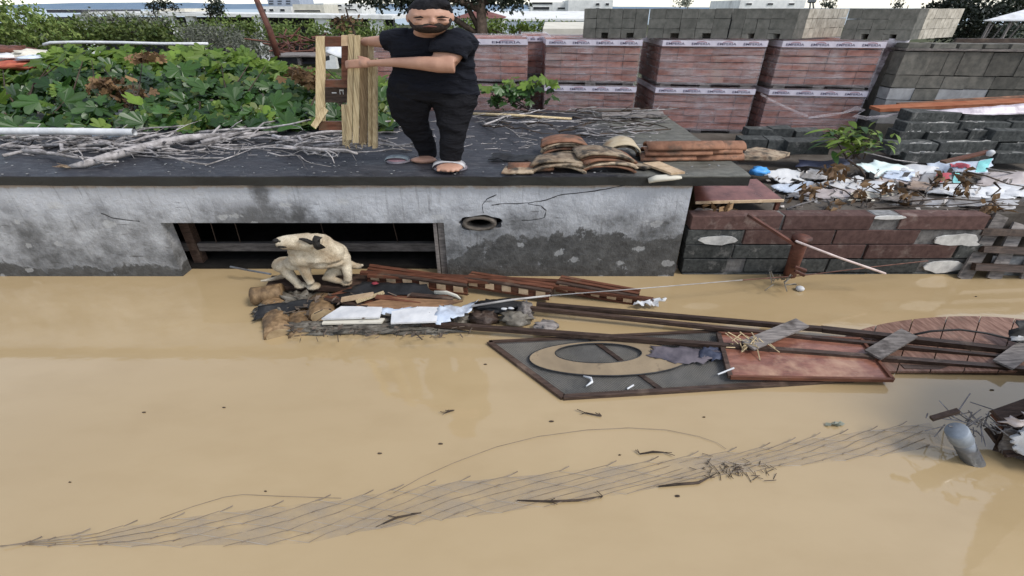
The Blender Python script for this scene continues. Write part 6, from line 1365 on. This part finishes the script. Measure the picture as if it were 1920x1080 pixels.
lf = thing('floating_leaf', 'pale green leaf floating right of centre in open water', 'leaf', PZ(1558, 795, 0)); f = MB()
for k in range(5): c = PZ(1548+5*k+R.uniform(-3, 3), 795+R.uniform(-2, 3), .012); nr = rdir(2.5); leaf_quad(f, c, nr, V((1, .3*R.uniform(-1, 1), .1)).normalized(), R.uniform(.06, .11), .05)
f.build('blade', lm['olive'], lf)
# pipe post, stick and the wreckage at the right edge
pp_ = thing('capped_post', 'grey capped metal post leaning in the water at lower right', 'post', PZ(1826, 866, 0))
a, b_ = PZ(1826, 868, -.03), PZ(1793, 806, .34); d = (b_-a)
f = MB(); f.tube([a-d*.2, a+d*.5, a+d*.74], .070, n=16); f.build('pipe', m_steel, pp_, True)
f = MB(); f.tube([a+d*.70, a+d*.72, a+d*.97, a+d*.99], [.071, .078, .076, .068], n=18); f.build('cap', M('galvanised_cap', (.16, .18, .205, 1), (.27, .3, .335, 1), 7, rough=.6, metal=.2, dirt=(.14, .12, .1, 1)), pp_, True)
f = MB(); f.bar(PZ(1746, 785, .36), PZ(1797, 770, .44), .035, .03); tag(f.build('brown_stick', m_darkwood), 'short dark brown stick laid across the grey post', 'stick')
f = MB()
for k in range(44): p = PZ(R.gauss(1830, 32), R.gauss(797, 10), .25+R.uniform(-.1, .1)); d = rdir(); f.tube([p, p+d*R.uniform(.06, .22)], .005, n=4)
tag(f.build('twig_tangle', m_bark), 'pale twig tangle between the post and wreckage', 'twigs', kind='stuff')
for i, (a, b_, wd, mm, lab) in enumerate((((1868, 780, .34), (2120, 690, .62), .10, m_darkwood, 'dark board at the top of wreckage on the right edge'), ((1872, 792, .28), (2120, 716, .48), .14, m_redwood, 'red brown board of the wreckage at the right edge'), ((1880, 806, .2), (2120, 750, .40), .14, m_clay, 'orange brown board of the wreckage at right edge'), ((1866, 830, .10), (2120, 800, .2), .24, m_darkwood, 'dark lower board of the wreckage at the right edge'))):
    f = MB(); f.bar(PZ(*a), PZ(*b_), wd, .03, (0, -.4, 1), jit=.004); tag(f.build('broken_board', mm), lab, 'board', 'broken boards at the right edge')
f = MB(); f.hexa([PZ(1862, 845, .03), PZ(2120, 930, .03), PZ(2200, 780, .03), PZ(1905, 800, .03), PZ(1880, 800, .3), PZ(2120, 820, .38), PZ(2200, 700, .55), PZ(1930, 770, .4)], .01)
f.hexa([PZ(1990, 900, .03), PZ(2400, 960, .03), PZ(2400, 760, .03), PZ(2010, 770, .03), PZ(1990, 900, .03)+V((0, 0, 1.5)), PZ(2400, 960, .03)+V((0, 0, 1.6)), PZ(2400, 760, .03)+V((0, 0, 1.6)), PZ(2010, 770, .03)+V((0, 0, 1.5))], .01)  # unseen tall box added out of view to shade the water
tag(f.build('torn_crate', m_darkwood), 'dark torn crate body at the right edge with unseen tall shading part', 'crate')
f = MB(); f.sheet([PZ(1896, 843, .14), PZ(1960, 868, .12), PZ(1960, 790, .42), PZ(1902, 806, .34)], 9, 8, .05, 7, 2.6, .07, .02); tag(f.build('white_foam', m_white, None, True), 'torn white foam sheet on the crate at the right edge', 'foam')
f = MB(); f.sheet([PZ(1868, 842, .06), PZ(1900, 848, .06), PZ(1908, 806, .3), PZ(1884, 802, .3)], 6, 6, .03, 7, 5.6, .04, .015); tag(f.build('grey_flap', m_greywood, None, True), 'grey torn flap left of the white foam', 'flap')
f = MB(); f.sheet([PZ(1880, 792, .44), PZ(1940, 800, .44), PZ(1940, 775, .5), PZ(1900, 780, .5)], 7, 4, .05, 8, 8.6, .05, .015); tag(f.build('white_foam', m_bag2, None, True), 'small pinkish foam scrap above the white foam', 'foam')
print('objects', len(bpy.data.objects))
